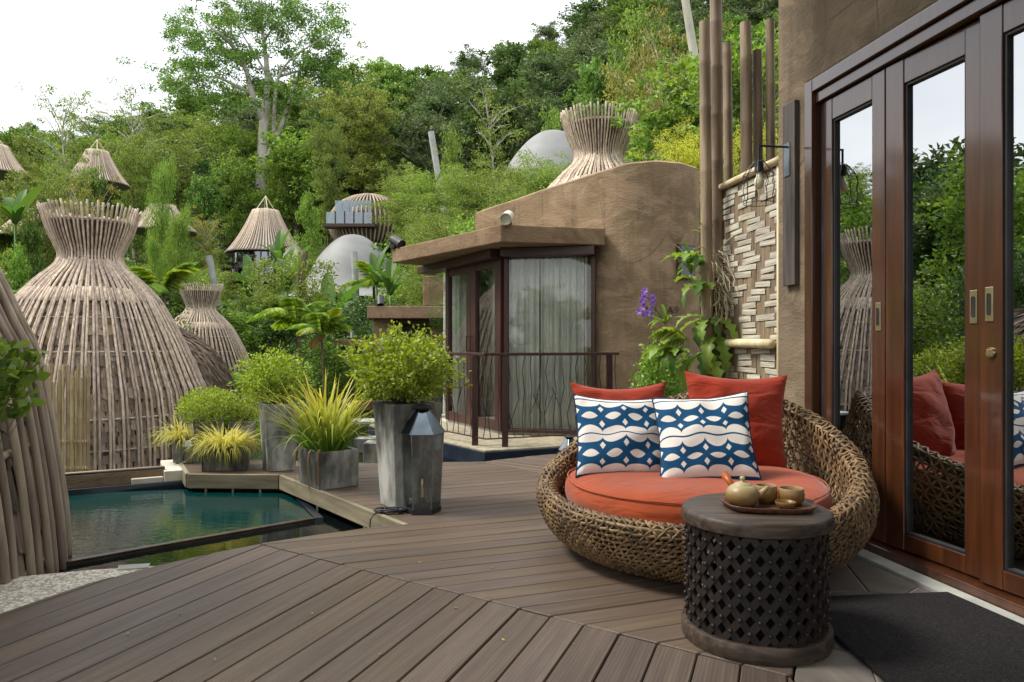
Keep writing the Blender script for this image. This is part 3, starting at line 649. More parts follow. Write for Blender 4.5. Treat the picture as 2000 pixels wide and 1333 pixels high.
# curtains
def curtain(a, b, off, amp, waves, z0, z1, label, seed):
    u = (b-a); n = Vector((u.y, -u.x, 0)).normalized(); rr = random.Random(seed); ph = [rr.uniform(0, 6) for _ in range(3)]
    def fn(s, h):
        w_ = amp*(math.sin(s*waves*2*PI+ph[0])+.5*math.sin(s*waves*3.3*PI+ph[1]))*(1.15-.5*h)
        p = a+u*s+n*(off+w_); return (p.x, p.y, z0+(z1-z0)*h)
    return tag(obj('curtain', Geo().grid(160, 8, fn), M['curtain'], smooth=True), label, 'curtain')
curtain(AC(.40), AC(.95), -.10, .036, 9, .06, 1.93, 'pale grey pleated curtain drawn behind the pavilion corner window', 1)
curtain(AC(.08), AC(.385), -.11, .03, 5, .06, 1.93, 'sheer white curtain added to lighten the corner of the pavilion window', 3)  # added sheet, keeps the weakly reflecting end of the window pale
curtain(AB(.97), AB(.07), -.2, .02, 16, .06, 1.93, 'pale sheer curtain hanging behind the pavilion doors', 2)
obj('floor', Geo().prism([AB(1).to_2d()[:], A.to_2d()[:], Cc.to_2d()[:], (.9, 7.9), (-.3, 8.9), (-.9, 9.7)], -.1, FZ-.002), M['white'], pv)
# plinth, railing
P0 = Vector((-.25, 6.56)); pr = Vector((1.30, 7.20)); plf = Vector((-1.75, 8.7))
obj('plinth', Geo().prism([P0[:], pr[:], (1.3, 7.7), (-.2, 8.2), (-1.3, 9.7), plf[:]], -.4, .006), M['blacktile'], pv, bevel=.006)
obj('terrace_top', Geo().prism([(P0.x, P0.y+.02), (pr.x-.02, pr.y+.012), (.95, 7.52), (-.12, 7.72), (-1.15, 9.6), (plf.x+.02, plf.y)], .0075, .02), M['ledge'], pv)
rl = thing('twig_railing', 'dark metal railing with twig-like wavy rods around the pavilion terrace', 'railing')
K = Vector((-.24, 6.76, 0)); KL = Vector((-1.35, 8.33, 0)); KR = Vector((1.08, 7.30, 0))
RZ = .915
def railbar(name, a, b, z0, z1, w): return wallbar(name, a, b, -w/2, w/2, z0, z1, 'frame', rl, .004)
railbar('top_rail', KL, K, RZ-.028, RZ, .055); railbar('top_rail', K+Vector((.02, .008, 0)), KR, RZ-.029, RZ-.001, .055)
railbar('bottom_rail', KL, K, .095, .107, .02); railbar('bottom_rail', K, KR, .0955, .1075, .02)
for q, in ((K.lerp(KL, .105),), (K.lerp(KR, .132),), (K.lerp(KL, .8),), (K.lerp(KR, .93),)):
    obj('post', Geo().box((q.x, q.y, (.02+RZ-.03)/2), (.06, .045, RZ-.05)), M['frame'], rl, bevel=.003)
r4 = random.Random(21)
def twigs(a, b, n):
    for i in range(n):
        t = (i+.5)/n; p = []
        x = t; sgn = r4.choice((-1, 1)); amp = r4.uniform(.01, .05)
        pts = [(0, 0), (r4.uniform(.2, .35), sgn*amp), (r4.uniform(.45, .6), -sgn*amp*r4.uniform(.2, 1.2)), (r4.uniform(.7, .85), sgn*amp*r4.uniform(-.5, 1)), (1, r4.uniform(-.02, .02))]
        u = (b-a).normalized(); q0 = a.lerp(b, t)
        p = [(q0.x+u.x*d, q0.y+u.y*d, .1+(RZ-.12)*h) for h, d in pts]
        obj('twig_rod', Geo().tube(p, .0042, 5), M['black'], rl)
        if r4.random() < .4:
            h, d = pts[1]; h2 = h+.25; s2 = r4.choice((-1, 1))*.09
            obj('twig_rod', Geo().tube([(q0.x+u.x*d, q0.y+u.y*d, .1+(RZ-.12)*h), (q0.x+u.x*(d+s2), q0.y+u.y*(d+s2), .1+(RZ-.12)*h2)], .0036, 5), M['black'], rl)
twigs(K, KR, 17); twigs(K, KL, 17)
# small dark window and the lettering on the curved wall
def onwall(x):
    best = None
    for i in range(m-1):
        a, b = cp[i], cp[i+1]
        for k in range(8):
            t = k/8; q = (a[0]+(b[0]-a[0])*t, a[1]+(b[1]-a[1])*t); e = abs(CX+F*q[0]/q[1]-x)
            if i < m*.75 and (best is None or e < best[0]): best = (e, q, math.atan2(b[1]-a[1], b[0]-a[0]))
    return best[1], best[2]
q, an = onwall(1338); zc = 1+(672-512)/F*q[1]
wf = obj('window_frame', Geo().box((0, -.01, 0), (.26, .04, .36)), M['frame'], pv, bevel=.004, loc=(q[0], q[1], zc), rot=(0, 0, an))
obj('pane', Geo().box((0, -.033, 0), (.22, .004, .32)), M['blacktile'], wf)
tcv = bpy.data.curves.new('lettering', 'FONT'); tcv.body = 'MAYA9'; tcv.size = .105; tcv.extrude = .004; tcv.space_character = 1.12
to = bpy.data.objects.new('tmp', tcv); C.objects.link(to); bpy.context.view_layer.update()
dg = bpy.context.evaluated_depsgraph_get(); me = bpy.data.meshes.new_from_object(to.evaluated_get(dg)); bpy.data.objects.remove(to)
me.materials.clear(); me.materials.append(surf('lettering', [hexc('4a3d33'), hexc('55463a')], 5, bump=0)); q, an = onwall(1257)
q2, an = onwall(1290)
link('lettering', me, pv, loc=(q2[0]-.165, q2[1]-.012+.165*math.sin(-an)*-1*0-.0, 1+(672-612)/F*q[1]), rot=(PI/2, 0, an))
# spot lamps on the roof edges
def spot(loc, rz, tilt, s, label, pale=True):
    t = thing('spot_lamp', label, 'spotlight', loc, (0, 0, rz), 'spotlights on the flat roofs', s)
    obj('bracket', Geo().box((0, .02, .035), (.05, .06, .07)), M['black'], t, bevel=.006)
    mt = Matrix.Translation((0, -.03, .06)) @ Matrix.Rotation(tilt, 4, 'X')
    obj('head', Geo().lathe([(.03, .09), (.045, .06), (.047, -.05), (.05, -.055), (.05, -.07), (.043, -.072), (.04, -.05), (0.001, -.05)], 18, mt @ Matrix.Rotation(0, 4, 'X')), M['lampcream'] if pale else M['black'], t, sharp=35); return t
M['lampcream'] = surf('cream lamp housing', [hexc('b0aa98'), hexc('d0cbb8')], 8, rough=.4, bump=.03)
spot((-.04, 7.26, 2.2), -.2, -1.2, 1.25, 'cream round spotlight on the front corner of the pavilion roof')
spot((-1.47, 9.02, 2.2), .9, -1.1, 1.3, 'black spotlight at the far end of the pavilion roof', False)
# smaller pavilions behind
p2 = thing('small_pavilion', 'far brown rendered pavilion with flat roof and dark curtained window', 'building', P(780, 672, 13)*1)
p2.location = (P(780, 672, 13).x, 13, 0); o_ = p2.location
def bx2(n, px0, px1, py0, py1, d0, d1, m, par, loc):
    a = P(px0, py1, d0); b = P(px1, py0, d0)
    return obj(n, Geo().box(((a.x+b.x)/2-loc[0], (d0+d1)/2-loc[1], (a.z+b.z)/2-loc[2]), (b.x-a.x, d1-d0, b.z-a.z)), M[m], par, bevel=.01)
bx2('roof_slab', 717, 905, 598, 622, 12, 15, 'fasciap', p2, o_); bx2('wall', 728, 766, 623, 780, 12.3, 14.8, 'plaster', p2, o_); bx2('wall', 826, 905, 540, 597, 15.1, 15.4, 'plaster', p2, o_)
bx2('window_frame', 767, 905, 623, 633, 12.5, 12.7, 'frame', p2, o_); bx2('curtain', 772, 905, 634, 760, 12.75, 12.85, 'core', p2, o_)
p3 = thing('entrance_canopy', 'low brown rendered canopy slab among the shrubs', 'canopy', (P(690, 672, 15).x, 15, 0)); bx2('roof_slab', 650, 724, 664, 678, 14.6, 16, 'fasciap', p3, p3.location); bx2('wall', 700, 722, 679, 760, 14.9, 15.6, 'plaster', p3, p3.location)
for (x, y, d), wd in (((742, 598, 12.1), 'left end of the far pavilion roof'), ((688, 664, 14.8), 'low canopy slab')):
    p = P(x, y, d); spot((p.x, p.y, p.z), .3, -.6, 1.3, 'small black spotlight on the '+wd, False)
# concrete blocks and dark bench beyond the deck
for i, (x0, x1, y0, y1, d, lb) in enumerate(((709, 742, 866, 907, 6.1, 'front streaky grey concrete block standing behind the tall planter'), (692, 712, 857, 885, 6.6, 'rear streaky grey concrete block near the bench'))):
    a = P(x0, y1, d); b = P(x1, y0, d); tag(obj('concrete_block', Geo().box((0, 0, (b.z-a.z)/2), (b.x-a.x+.1, .2, b.z-a.z)), M['concrete'], bevel=.008, loc=((a.x+b.x)/2+.05, d+.1, a.z)), lb, 'block', 'concrete blocks by the pond')
bn = thing('dark_bench', 'dark wooden bench with pale top behind the tall planter', 'bench', (P(716, 672, 7.4).x, 7.4, -.2)); 
obj('seat', Geo().box((0, 0, .40), (.62, .3, .03)), M['kerb'], bn, bevel=.004)
obj('backrest', Geo().box((0, .16, .55), (.62, .03, .1)), M['frame'], bn, bevel=.004)
for i in (-1, 1): obj('leg', Geo().box((i*.27, 0, .19), (.05, .26, .385)), M['black'], bn)
# ================================================================== GOURD-SHAPED BAMBOO HUTS
PROF = [(-.9, 1.86), (-.3, 1.83), (.304, 1.74), (.5, 1.67), (.83, 1.535), (1.159, 1.39), (1.488, 1.225), (1.784, 1.06), (1.948, .93), (2.146, .75), (2.30, .58), (2.40, .50), (2.507, .465), (2.60, .475), (2.705, .52), (2.968, .63), (3.346, .74)]
PC = catmull(PROF, 4)
def rad_at(z):
    for (z0, r0), (z1, r1) in zip(PC[:-1], PC[1:]):
        if z0 <= z <= z1: return r0+(r1-r0)*(z-z0)/max(z1-z0, 1e-6)
    return PC[0][1] if z < PC[0][0] else PC[-1][1]
def gourd(loc, rot, scale, label, npole=62, zbase=-.9, shingles=0, face=0.0, pm='pole', seed=1, rows=True, thick=1.0):
    t = thing('gourd_hut', label, 'hut', loc, (0, 0, rot), 'gourd-shaped huts of bamboo poles', scale); rr = random.Random(seed)
    zs = [p for p in PC if p[0] >= zbase-.01]
    var = []
    for k in range(4):
        path = [((r+.0015*math.sin(i*1.3+k*2)), .003*math.sin(i*.23+k), z) for i, (z, r) in enumerate((q[0], q[1]) for q in [(a[0], a[1]) for a in zs])]
        path = [(p[0], p[1], p[2]) for p in path]
        path[-1] = (path[-1][0], path[-1][1], path[-1][2]-.05*k*.5)
        n = len(path); var.append(mesh('pole', Geo().tube(path, [(.021-.005*i/n)*thick for i in range(n)], 7), M[pm], True))
    for i in range(npole): link('pole', var[rr.randrange(4)], t, rot=(0, 0, 2*PI*i/npole+rr.uniform(-.008, .008)))
    zp = [q for q in zs if q[0] <= 2.46]; pm2 = mesh('pole', Geo().tube([(q[1]+.002, .003*math.sin(j*.3), q[0]) for j, q in enumerate(zp)], [.019*thick]*len(zp), 6), M[pm], True)
    for i in range(npole): link('pole', pm2, t, rot=(0, 0, 2*PI*(i+.3+rr.uniform(-.03, .03))/npole), loc=(0, 0, rr.uniform(-.02, .02)))
    sm = mesh('band_slat', Geo().tube([(rad_at(z)+.004, 0, z) for z in (1.75, 1.85, 1.97)], .022*thick, 6), M[pm], True)
    for i in range(npole): link('band_slat', sm, t, rot=(0, 0, 2*PI*(i+.65)/npole), loc=(0, 0, rr.uniform(-.015, .015)))
    for z, rr_, off in ((3.08, .02, -.04), (2.5, .016, -.035), (1.5, .012, -.03), (.98, .016, -.03), (.0, .016, -.03), (-.45, .016, -.03)):
        if z < zbase: continue
        r_ = rad_at(z)+off; obj('ring', Geo().tube([(r_*math.cos(k*PI/24), r_*math.sin(k*PI/24), z) for k in range(48)], rr_, 6, closed=True), M[pm], t, smooth=True)
    zz = [z for z, r in PC if zbase <= z <= 3.07]
    obj('shell', Geo().lathe([(rad_at(z)-.07, z) for z in zz], 64, cap0=False, cap1=False), M['core'], t, smooth=True)
    obj('collar', Geo().lathe([(rad_at(3.07)-.10, 3.062), (rad_at(3.07)-.015, 3.066), (rad_at(3.07)-.015, 3.09), (rad_at(3.07)-.10, 3.086)], 48, cap0=False, cap1=False), M[pm], t)
    if shingles:
        cell = []
        z = max(zbase, -.75); row = 0
        while z < 2.3:
            r = rad_at(z)-.052; w_ = .115; n = int(2*PI*r/w_)
            for i in range(n):
                a = 2*PI*(i+.5*(row % 2))/n; cell.append((z, r, a, 2*PI*r/n))
            z += .155 if z < 1.7 else .12; row += 1
        def vis(c):                            # faces turned to the deck come first
            return math.cos(c[2]-face)*1.0
        front = sorted(cell, key=lambda c: -vis(c))
        sg = [mesh('shingle', Geo().grid(3, 3, lambda a, b, k=k: ((a-.5)*.112*(1-.04*k*b), -.006-.012*(1-b)+.004*math.sin(a*7+k)*(1-b), -.05+(b)*.245-.02*(k-1)*(1-b)*(a-.3)*2)), M['shingle']) for k in range(4)]
        for me_ in sg:
            me_.update()
        rest = Geo()
        for k, (z, r, a, w_) in enumerate(front):
            dz = .1; sl = math.atan2(rad_at(z)-rad_at(z+dz), dz)
            mt = Matrix.Translation((r*math.cos(a), r*math.sin(a), z+rr.uniform(-.012, .012))) @ Matrix.Rotation(a+PI/2, 4, 'Z') @ Matrix.Rotation(-sl, 4, 'X') @ Matrix.Rotation(rr.uniform(-.03, .03), 4, 'Y') @ Matrix.Diagonal((w_/.116*rr.uniform(.82, 1.0), 1, rr.uniform(.92, 1.06), 1))
            me_ = sg[rr.randrange(4)]
            if k < shingles: link('shingle', me_, t, M=mt)
            else: rest.add([x.co for x in me_.vertices], [tuple(p.vertices) for p in me_.polygons], mt)
        if rest.v: stuff(obj('shingle_cladding', rest, M['shingle'], t))
    return t
g2 = gourd((-6.93, 11.8, -.1), .0, 1.0, 'large gourd-shaped hut of pale poles over wooden shingles behind the pool wall', shingles=300, face=math.atan2(-11.8, 6.93))
g1 = gourd((-4.43, 2.78, .5), .3, 1.25, 'gourd hut of greyish poles standing in the pool, partly cut by the frame', npole=66, zbase=-.62, shingles=300, face=-.05, thick=.72, pm='polegrey', seed=4)
gourd((P(392, 672, 24.9).x, 24.9, -.25), .4, 1.0, 'distant small-looking gourd hut of pale poles beyond the thatched dome', seed=7)
gourd((P(1170, 672, 13.7).x, 13.7, 2.05), .2, 1.0, 'gourd hut whose pole crown rises behind the brown curved wall', zbase=.9, seed=9, npole=66)
# thatched domes: one beside the big gourd, one off to the side that the doors reflect
def thatch(loc, r, h, label, n, seed):
    t = thing('thatched_dome', label, 'thatched roof', loc, group='thatched domes'); rr = np.random.default_rng(seed)
    prof = [(r*math.cos(a), h*math.sin(a)) for a in [PI/2*k/14 for k in range(14)]]+[(.02, h)]
    obj('dome', Geo().lathe(prof, 40, cap0=False), M['thatch'], t, smooth=True)
    a = rr.uniform(0, 2*PI, n); el = np.arcsin(rr.uniform(0, 1, n)); L = rr.uniform(.25, .6, n)*r*.35
    v = np.zeros((n, 3, 3)); el2 = el-L/r
    def sp(a, e, k): return np.stack([r*k*np.cos(e)*np.cos(a), r*k*np.cos(e)*np.sin(a), h*k*np.sin(e)], 1)
    w_ = .012*r/1.3/np.maximum(np.cos(el), .15)
    v[:, 0] = sp(a-w_, el, 1.0); v[:, 1] = sp(a+w_, el, 1.0); v[:, 2] = sp(a+rr.uniform(-.03, .03, n), el2, 1.0+rr.uniform(.02, .06, n))
    g = Geo(); g.v = [tuple(x) for x in v.reshape(-1, 3)]; g.f = [(3*i, 3*i+1, 3*i+2) for i in range(n)]
    stuff(obj('straw', g, M['thatch'], t)); return t
thatch((P(296, 672, 15.6).x, 15.6, -.6), 1.75, 2.05, 'greyish thatched dome between the two gourd huts', 7000, 1)
thatch((-7.9, 7.6, -.4), 2.0, 2.1, 'grey thatched dome beside the pool, mirrored in the door glass', 7000, 2)
# bamboo fence panel between the two huts
bf = thing('bamboo_fence', 'upright panel of split bamboo canes lashed with cord by the pool wall', 'fence', (P(130, 672, 7.6).x, 7.6, -.45)); rr = random.Random(2)
nb = 15; wf_ = (168-84)/F*7.6
for i in range(nb):
    x = (i/(nb-1)-.5)*wf_; hgt = rr.uniform(1.08, 1.24) if i > nb*.45 else rr.uniform(.95, 1.24); r_ = rr.uniform(.012, .019); nodes = [rr.uniform(.1, .3)]
    while nodes[-1] < hgt: nodes.append(nodes[-1]+rr.uniform(.2, .3))
    ts = sorted([0, hgt]+[q+dx for q in nodes for dx in (-.01, 0, .01) if 0 < q+dx < hgt])
    obj('cane', Geo().tube([(x, .012*math.sin(i*2), z) for z in ts], [r_*(1.1 if any(abs(z-q) < .002 for q in nodes) else 1) for z in ts], 8), M['bambooslat'], bf, sharp=40)
for z in (.14, .42):
    obj('cord', Geo().tube([((k/60-.5)*wf_*1.03, -.022+.008*math.cos(k*1.9), z+.014*(1 if k % 2 else -1)) for k in range(61)], .004, 4), M['bamboopale'], bf)
# ================================================================== HILLSIDE TENT VILLAS
def slat_tent(px, py_top, py_eave, half, d, label, seed, body=True, spire=True):
    top = P(px, py_top, d); ev = P(px, py_eave, d); r0 = half/F*d; hgt = top.z-ev.z; rt = r0*.32
    t = thing('tent_villa', label, 'villa', (top.x, d, ev.z-3.2), group='slatted tent villas on the hillside')
    b = 3.2; n = 72; prof = [(r0, b), (r0*.86, b+hgt*.14), (r0*.69, b+hgt*.36), (r0*.5, b+hgt*.66), (rt, b+hgt)]
    sm = mesh('roof_slat', Geo().tube([(r, 0, z) for r, z in catmull(prof, 3)], [.06]*13, 5), M['pole'], True)
    for i in range(n): link('roof_slat', sm, t, rot=(0, 0, 2*PI*i/n))
    obj('roof_membrane', Geo().lathe([(r-.08, z) for r, z in prof]+[(.05, b+hgt*1.07)], 40, cap0=False), M['tent'], t, smooth=True)
    if spire:
        for k in range(4):
            a = k*PI/2+.5; obj('spire_pole', Geo().tube([(r0*.5*math.cos(a), r0*.5*math.sin(a), b+hgt*.65), (0, 0, b+hgt*1.34)], .035, 5), M['bamboopale'], t)
    if body:
        obj('wall', Geo().lathe([(r0*.82, b-2.0), (r0*.82, b+.1)], 24), M['core'], t)
        for k in range(10):
            a = -PI/2-.9+1.8*k/9; obj('window', Geo().box((0, -r0*.83, b-.95), (r0*.14, .06, 1.7)), M['blueglass'], t, rot=(0, 0, a+PI/2))
            obj('mullion', Geo().box((r0*.078, -r0*.84, b-.95), (.09, .1, 1.9)), M['frame'], t, rot=(0, 0, a+PI/2))
        obj('balcony', Geo().lathe([(r0*1.12, b-2.3), (r0*1.12, b-2.0)], 24), M['frame'], t)
        for k in range(11):
            a = -PI/2-1+2*k/10; obj('balustrade_pane', Geo().box((0, -r0*1.1, b-1.45), (r0*.21, .03, 1.0)), M['blueglass'], t, rot=(0, 0, a+PI/2))
            obj('balustrade_post', Geo().box((r0*.11, -r0*1.11, b-1.45), (.07, .07, 1.1)), M['frame'], t, rot=(0, 0, a+PI/2))
        for k in range(6):
            a = k*PI/3; obj('stilt', Geo().box((r0*.7*math.cos(a), r0*.7*math.sin(a), -.6), (.25, .25, 3)), M['black'], t)
    return t
slat_tent(519, 412, 497, 74, 57, 'slatted pale tent roof with bamboo spire over a glazed villa', 1)
slat_tent(-8, 285, 342, 58, 52, 'slatted tent roof at the far edge of the forest, cut by the frame', 2, body=False)
slat_tent(190, 296, 362, 58, 60, 'slatted tent roof half hidden by trees above the large gourd hut', 3, body=False)
slat_tent(90, 398, 470, 92, 46, 'low slatted tent roof right behind the crown of the large gourd hut', 4, body=False, spire=False)
slat_tent(318, 402, 455, 66, 50, 'slatted tent roof hidden behind the tall conical tree', 5, body=False, spire=False)
# grey membrane dome villa and its eave
dv = thing('dome_villa', 'smooth grey membrane dome with swept eave among banana plants', 'villa', (P(690, 672, 50).x, 50, 0))
def domefn(cx, py0, py1, half, d, flare):
    z0 = 1-(py1-HY)/F*d; z1 = 1-(py0-HY)/F*d; r = half/F*d; H = z1-z0
    pr_ = [(r*flare, z0), (r*1.4, z0+H*.1), (r*1.15, z0+H*.28), (r*.98, z0+H*.48), (r*.8, z0+H*.66), (r*.55, z0+H*.84), (r*.28, z0+H*.96), (.02, z1)]
    return Geo().lathe(catmull(pr_, 4), 48, cap0=False)
obj('membrane', domefn(692, 458, 588, 80, 50, 1.95), M['tent'], dv, smooth=True)
obj('wall', Geo().lathe([(3.6, -2), (3.6, 1-(590-HY)/F*50)], 24), M['core'], dv)
d2_ = thing('dome_villa', 'grey membrane dome beside the gourd crown above the brown wall', 'villa', (P(1080, 672, 40).x, 40, 0)); obj('membrane', domefn(1100, 256, 400, 92, 40, 1.7), M['tent'], d2_, smooth=True)
# dark slatted pod villa above the dome
pd = thing('pod_villa', 'dark slatted pod villa with pale blue glass balcony under the feathery tree', 'villa', (P(722, 672, 62).x, 62, 0)); o_ = P(722, 672, 62); rr = random.Random(8)
zc = 1-(440-HY)/F*62; r0 = 78/F*62
sm = mesh('pod_slat', Geo().tube([(r0*math.cos(e), 0, zc+2.6*math.sin(e)) for e in [R(-50+140*k/10) for k in range(11)]], .07, 5), M['polegrey'], True)
for i in range(56): link('pod_slat', sm, pd, rot=(0, 0, 2*PI*i/56))
obj('shell', Geo().lathe([(r0*.96*math.cos(e), zc+2.5*math.sin(e)) for e in [R(-50+138*k/10) for k in range(11)]], 32), M['core'], pd, smooth=True)
for k in range(5):
    x = (-34+17*k)/F*62-.9; obj('window', Geo().box((x*.8, -r0*.9, zc+.95), (.58, .1, 1.1)), M['blueglass'], pd); obj('balustrade_pane', Geo().box((x, -r0*1.1, zc-.05), (.72, .06, .95)), M['blueglass'], pd); obj('balustrade_post', Geo().box((x+.38, -r0*1.12, zc-.05), (.08, .08, 1.05)), M['frame'], pd)
obj('balcony', Geo().box((-.9, -r0*.95, zc-.65), (4.2, 1.4, .25)), M['frame'], pd)
obj('support', Geo().box((0, 0, zc-5), (2.5, 2.5, 8)), M['black'], pd)
# slanting grey poles
for (x0, y0, x1, y1, d, lb) in ((408, 500, 436, 640, 30, 'slanting grey pole rising behind the distant gourd hut'), (842, 258, 868, 420, 34, 'slanting grey pole between the feathery trees'), (838, 415, 862, 480, 28, 'short slanting grey pole just above the pavilion roof'), (692, 492, 697, 620, 30, 'straight pale pole standing before the grey dome')):
    a, b = P(x0, y0, d), P(x1, y1, d); b2 = a+(b-a)*1.6
    tag(obj('utility_pole', Geo().tube([Vector((0, 0, 0)), a-b2], .0045*d, 10), M['greypole'], sharp=40, loc=b2), lb, 'pole', 'grey poles on the hillside')
# ================================================================== DAYBED
BC = Vector((.905, 3.50, 0)); HI = R(60)
def rimh(a): return .462+.225*math.cos(a-HI)+.048*math.cos(2*(a-HI))
def bedprof(a):
    h = rimh(a); pts = []
    # outer wall from the foot up, roll over the rim, inner wall down to the seat
    k = (h-.33)/.42
    out = [(.56, .012), (.63, .035), (.71, .085), (.765, .15), (.80, .235)]
    top = (.80-.075*max(k, 0), h-.03)
    if h > .42: out += [(.812-.01*k, .25+(h-.28)*.42)]
    out += [top]
    rim = [(top[0]-.012, h-.008), (top[0]-.04, h), (top[0]-.068, h-.012)]
    inn = [(top[0]-.085, h-.04), (.70-.01*k, max(.22, .2+(h-.3)*.4)), (.655, .15)]
    return catmull([(r_*.966, z_) for r_, z_ in out+rim+inn], 6)
NA = 240; tabs = []
for i in range(NA):
    p = np.array(bedprof(2*PI*i/NA)); L = np.concatenate([[0], np.cumsum(np.hypot(*(p[1:]-p[:-1]).T))]); s = np.linspace(0, 1, 121)
    tabs.append(np.stack([np.interp(s*L[-1], L, p[:, 0]), np.interp(s*L[-1], L, p[:, 1])], 1))
tabs = np.array(tabs)
def bed(a, s):
    fa = (a/(2*PI)*NA) % NA; i = int(fa); t = fa-i; q = tabs[i]*(1-t)+tabs[(i+1) % NA]*t
    fs = min(max(s, 0), 1)*120; k = min(int(fs), 119); w_ = fs-k; r, z = q[k]*(1-w_)+q[k+1]*w_
    r2, z2 = q[min(k+1, 120)]-q[max(k-1, 0)] if k else q[1]-q[0]
    nr, nz2 = z2, -r2; l = math.hypot(nr, nz2) or 1
    return Vector((r*math.cos(a), r*math.sin(a), z)), Vector((nr/l*math.cos(a), nr/l*math.sin(a), nz2/l))
db = thing('rattan_daybed', 'round woven rattan daybed with high back on the wooden deck', 'daybed', BC)
def ribbon(g, path, nor, hw, th):
    m_ = len(path); v = []
    for i in range(m_):
        t = (path[min(i+1, m_-1)]-path[max(i-1, 0)]).normalized(); sd = t.cross(nor[i]).normalized(); n = nor[i]
        v += [path[i]-sd*hw, path[i]-sd*hw*.55+n*th, path[i]+sd*hw*.55+n*th, path[i]+sd*hw, path[i]-n*th*.5]
    f = []
    for i in range(m_-1):
        for k in range(5): f.append((i*5+k, i*5+(k+1) % 5, (i+1)*5+(k+1) % 5, (i+1)*5+k))
    g.add(v, f)
NR, NC = 22, 92; ds = 1/NR
gw = Geo()
for j in range(1, NR):
    for off in (0.0,):
        n = NC*4; path = []; nor = []
        for i in range(n+1):
            a = 2*PI*i/n; p, nn = bed(a, (j+off)*ds); path.append(p+nn*(.004*math.sin(i*PI/2+j*PI+off*9))); nor.append(nn)
        ribbon(gw, path, nor, .0068, .0045)
gd = Geo()
for sg_ in (-1, 1):
    for c in range(NC):
        path = []; nor = []; n = NR*4
        for k in range(n+1):
            s = k/n; a = 2*PI*(c+sg_*(s*NR)*.5)/NC; p, nn = bed(a, s); path.append(p+nn*(.003+.005*math.sin(k*PI/2+sg_+c))); nor.append(nn)
        ribbon(gd, path, nor, .0056, .0042)
stuff(obj('woven_rings', gw, M['wicker'], db, sharp=60)); stuff(obj('woven_diagonals', gd, M['wicker'], db, sharp=60))
# rim wrapped with rattan
rimc = [Vector((.966*(.80-.075*max((rimh(2*PI*i/180)-.33)/.42, 0)-.04)*math.cos(2*PI*i/180), .966*(.80-.075*max((rimh(2*PI*i/180)-.33)/.42, 0)-.04)*math.sin(2*PI*i/180), rimh(2*PI*i/180)-.036)) for i in range(180)]
rim_ = obj('rim', Geo().tube(rimc, .025, 10, closed=True), M['rim'], db, smooth=True)
hx = []; nh = 180*10
for k in range(nh):
    i = k/10; i0 = int(i) % 180; t = i-int(i); c = rimc[i0].lerp(rimc[(i0+1) % 180], t); a = 2*PI*i/180; ph = k*2*PI/10*.62
    hx.append(c+(Vector((math.cos(a), math.sin(a), 0))*math.cos(ph)+Vector((0, 0, 1))*math.sin(ph))*.029)
stuff(obj('rim_wrap', Geo().tube(hx, .0068, 4, closed=True), M['wicker'], db, smooth=True))
obj('seat_board', Geo().lathe([(.62, .155), (.64, .17), (.62, .19)], 48), M['dark'], db)
obj('foot_ring', Geo().tube([(.535*math.cos(k*PI/24), .535*math.sin(k*PI/24), .017) for k in range(48)], .016, 8, closed=True), M['rim'], db, smooth=True)
# round seat cushion
CR, CT = .612, .2
def cush(u, v_):
    a = 2*PI*u; e = PI*(v_-.5); ce = abs(math.cos(e))**.28; se = math.copysign(abs(math.sin(e))**.75, math.sin(e))
    w_ = 1+.006*math.sin(a*5)+.004*math.sin(a*11+1); return (CR*ce*w_*math.cos(a), CR*ce*w_*math.sin(a), CT/2*se*(1+.03*math.cos(a*3)*ce)+.004*math.sin(a*4+ce*3))
g = Geo().grid(96, 30, cush, True)
tag(obj('seat_cushion', g, M['seat'], smooth=True, loc=(.87, 3.44, .292)), 'thick round coral orange seat cushion inside the rattan daybed', 'cushion')
for zz, kk in ((.062, .975), (-.062, .975)):
    pth = [tuple(Vector(cush(i/96, .5))*1.0) for i in range(96)]
    obj('seam', Geo().tube([(p[0]*kk*1.003, p[1]*kk*1.003, p[2]+zz) for p in pth], .004, 5, closed=True), M['seat'], bpy.data.objects['seat_cushion'], smooth=True)
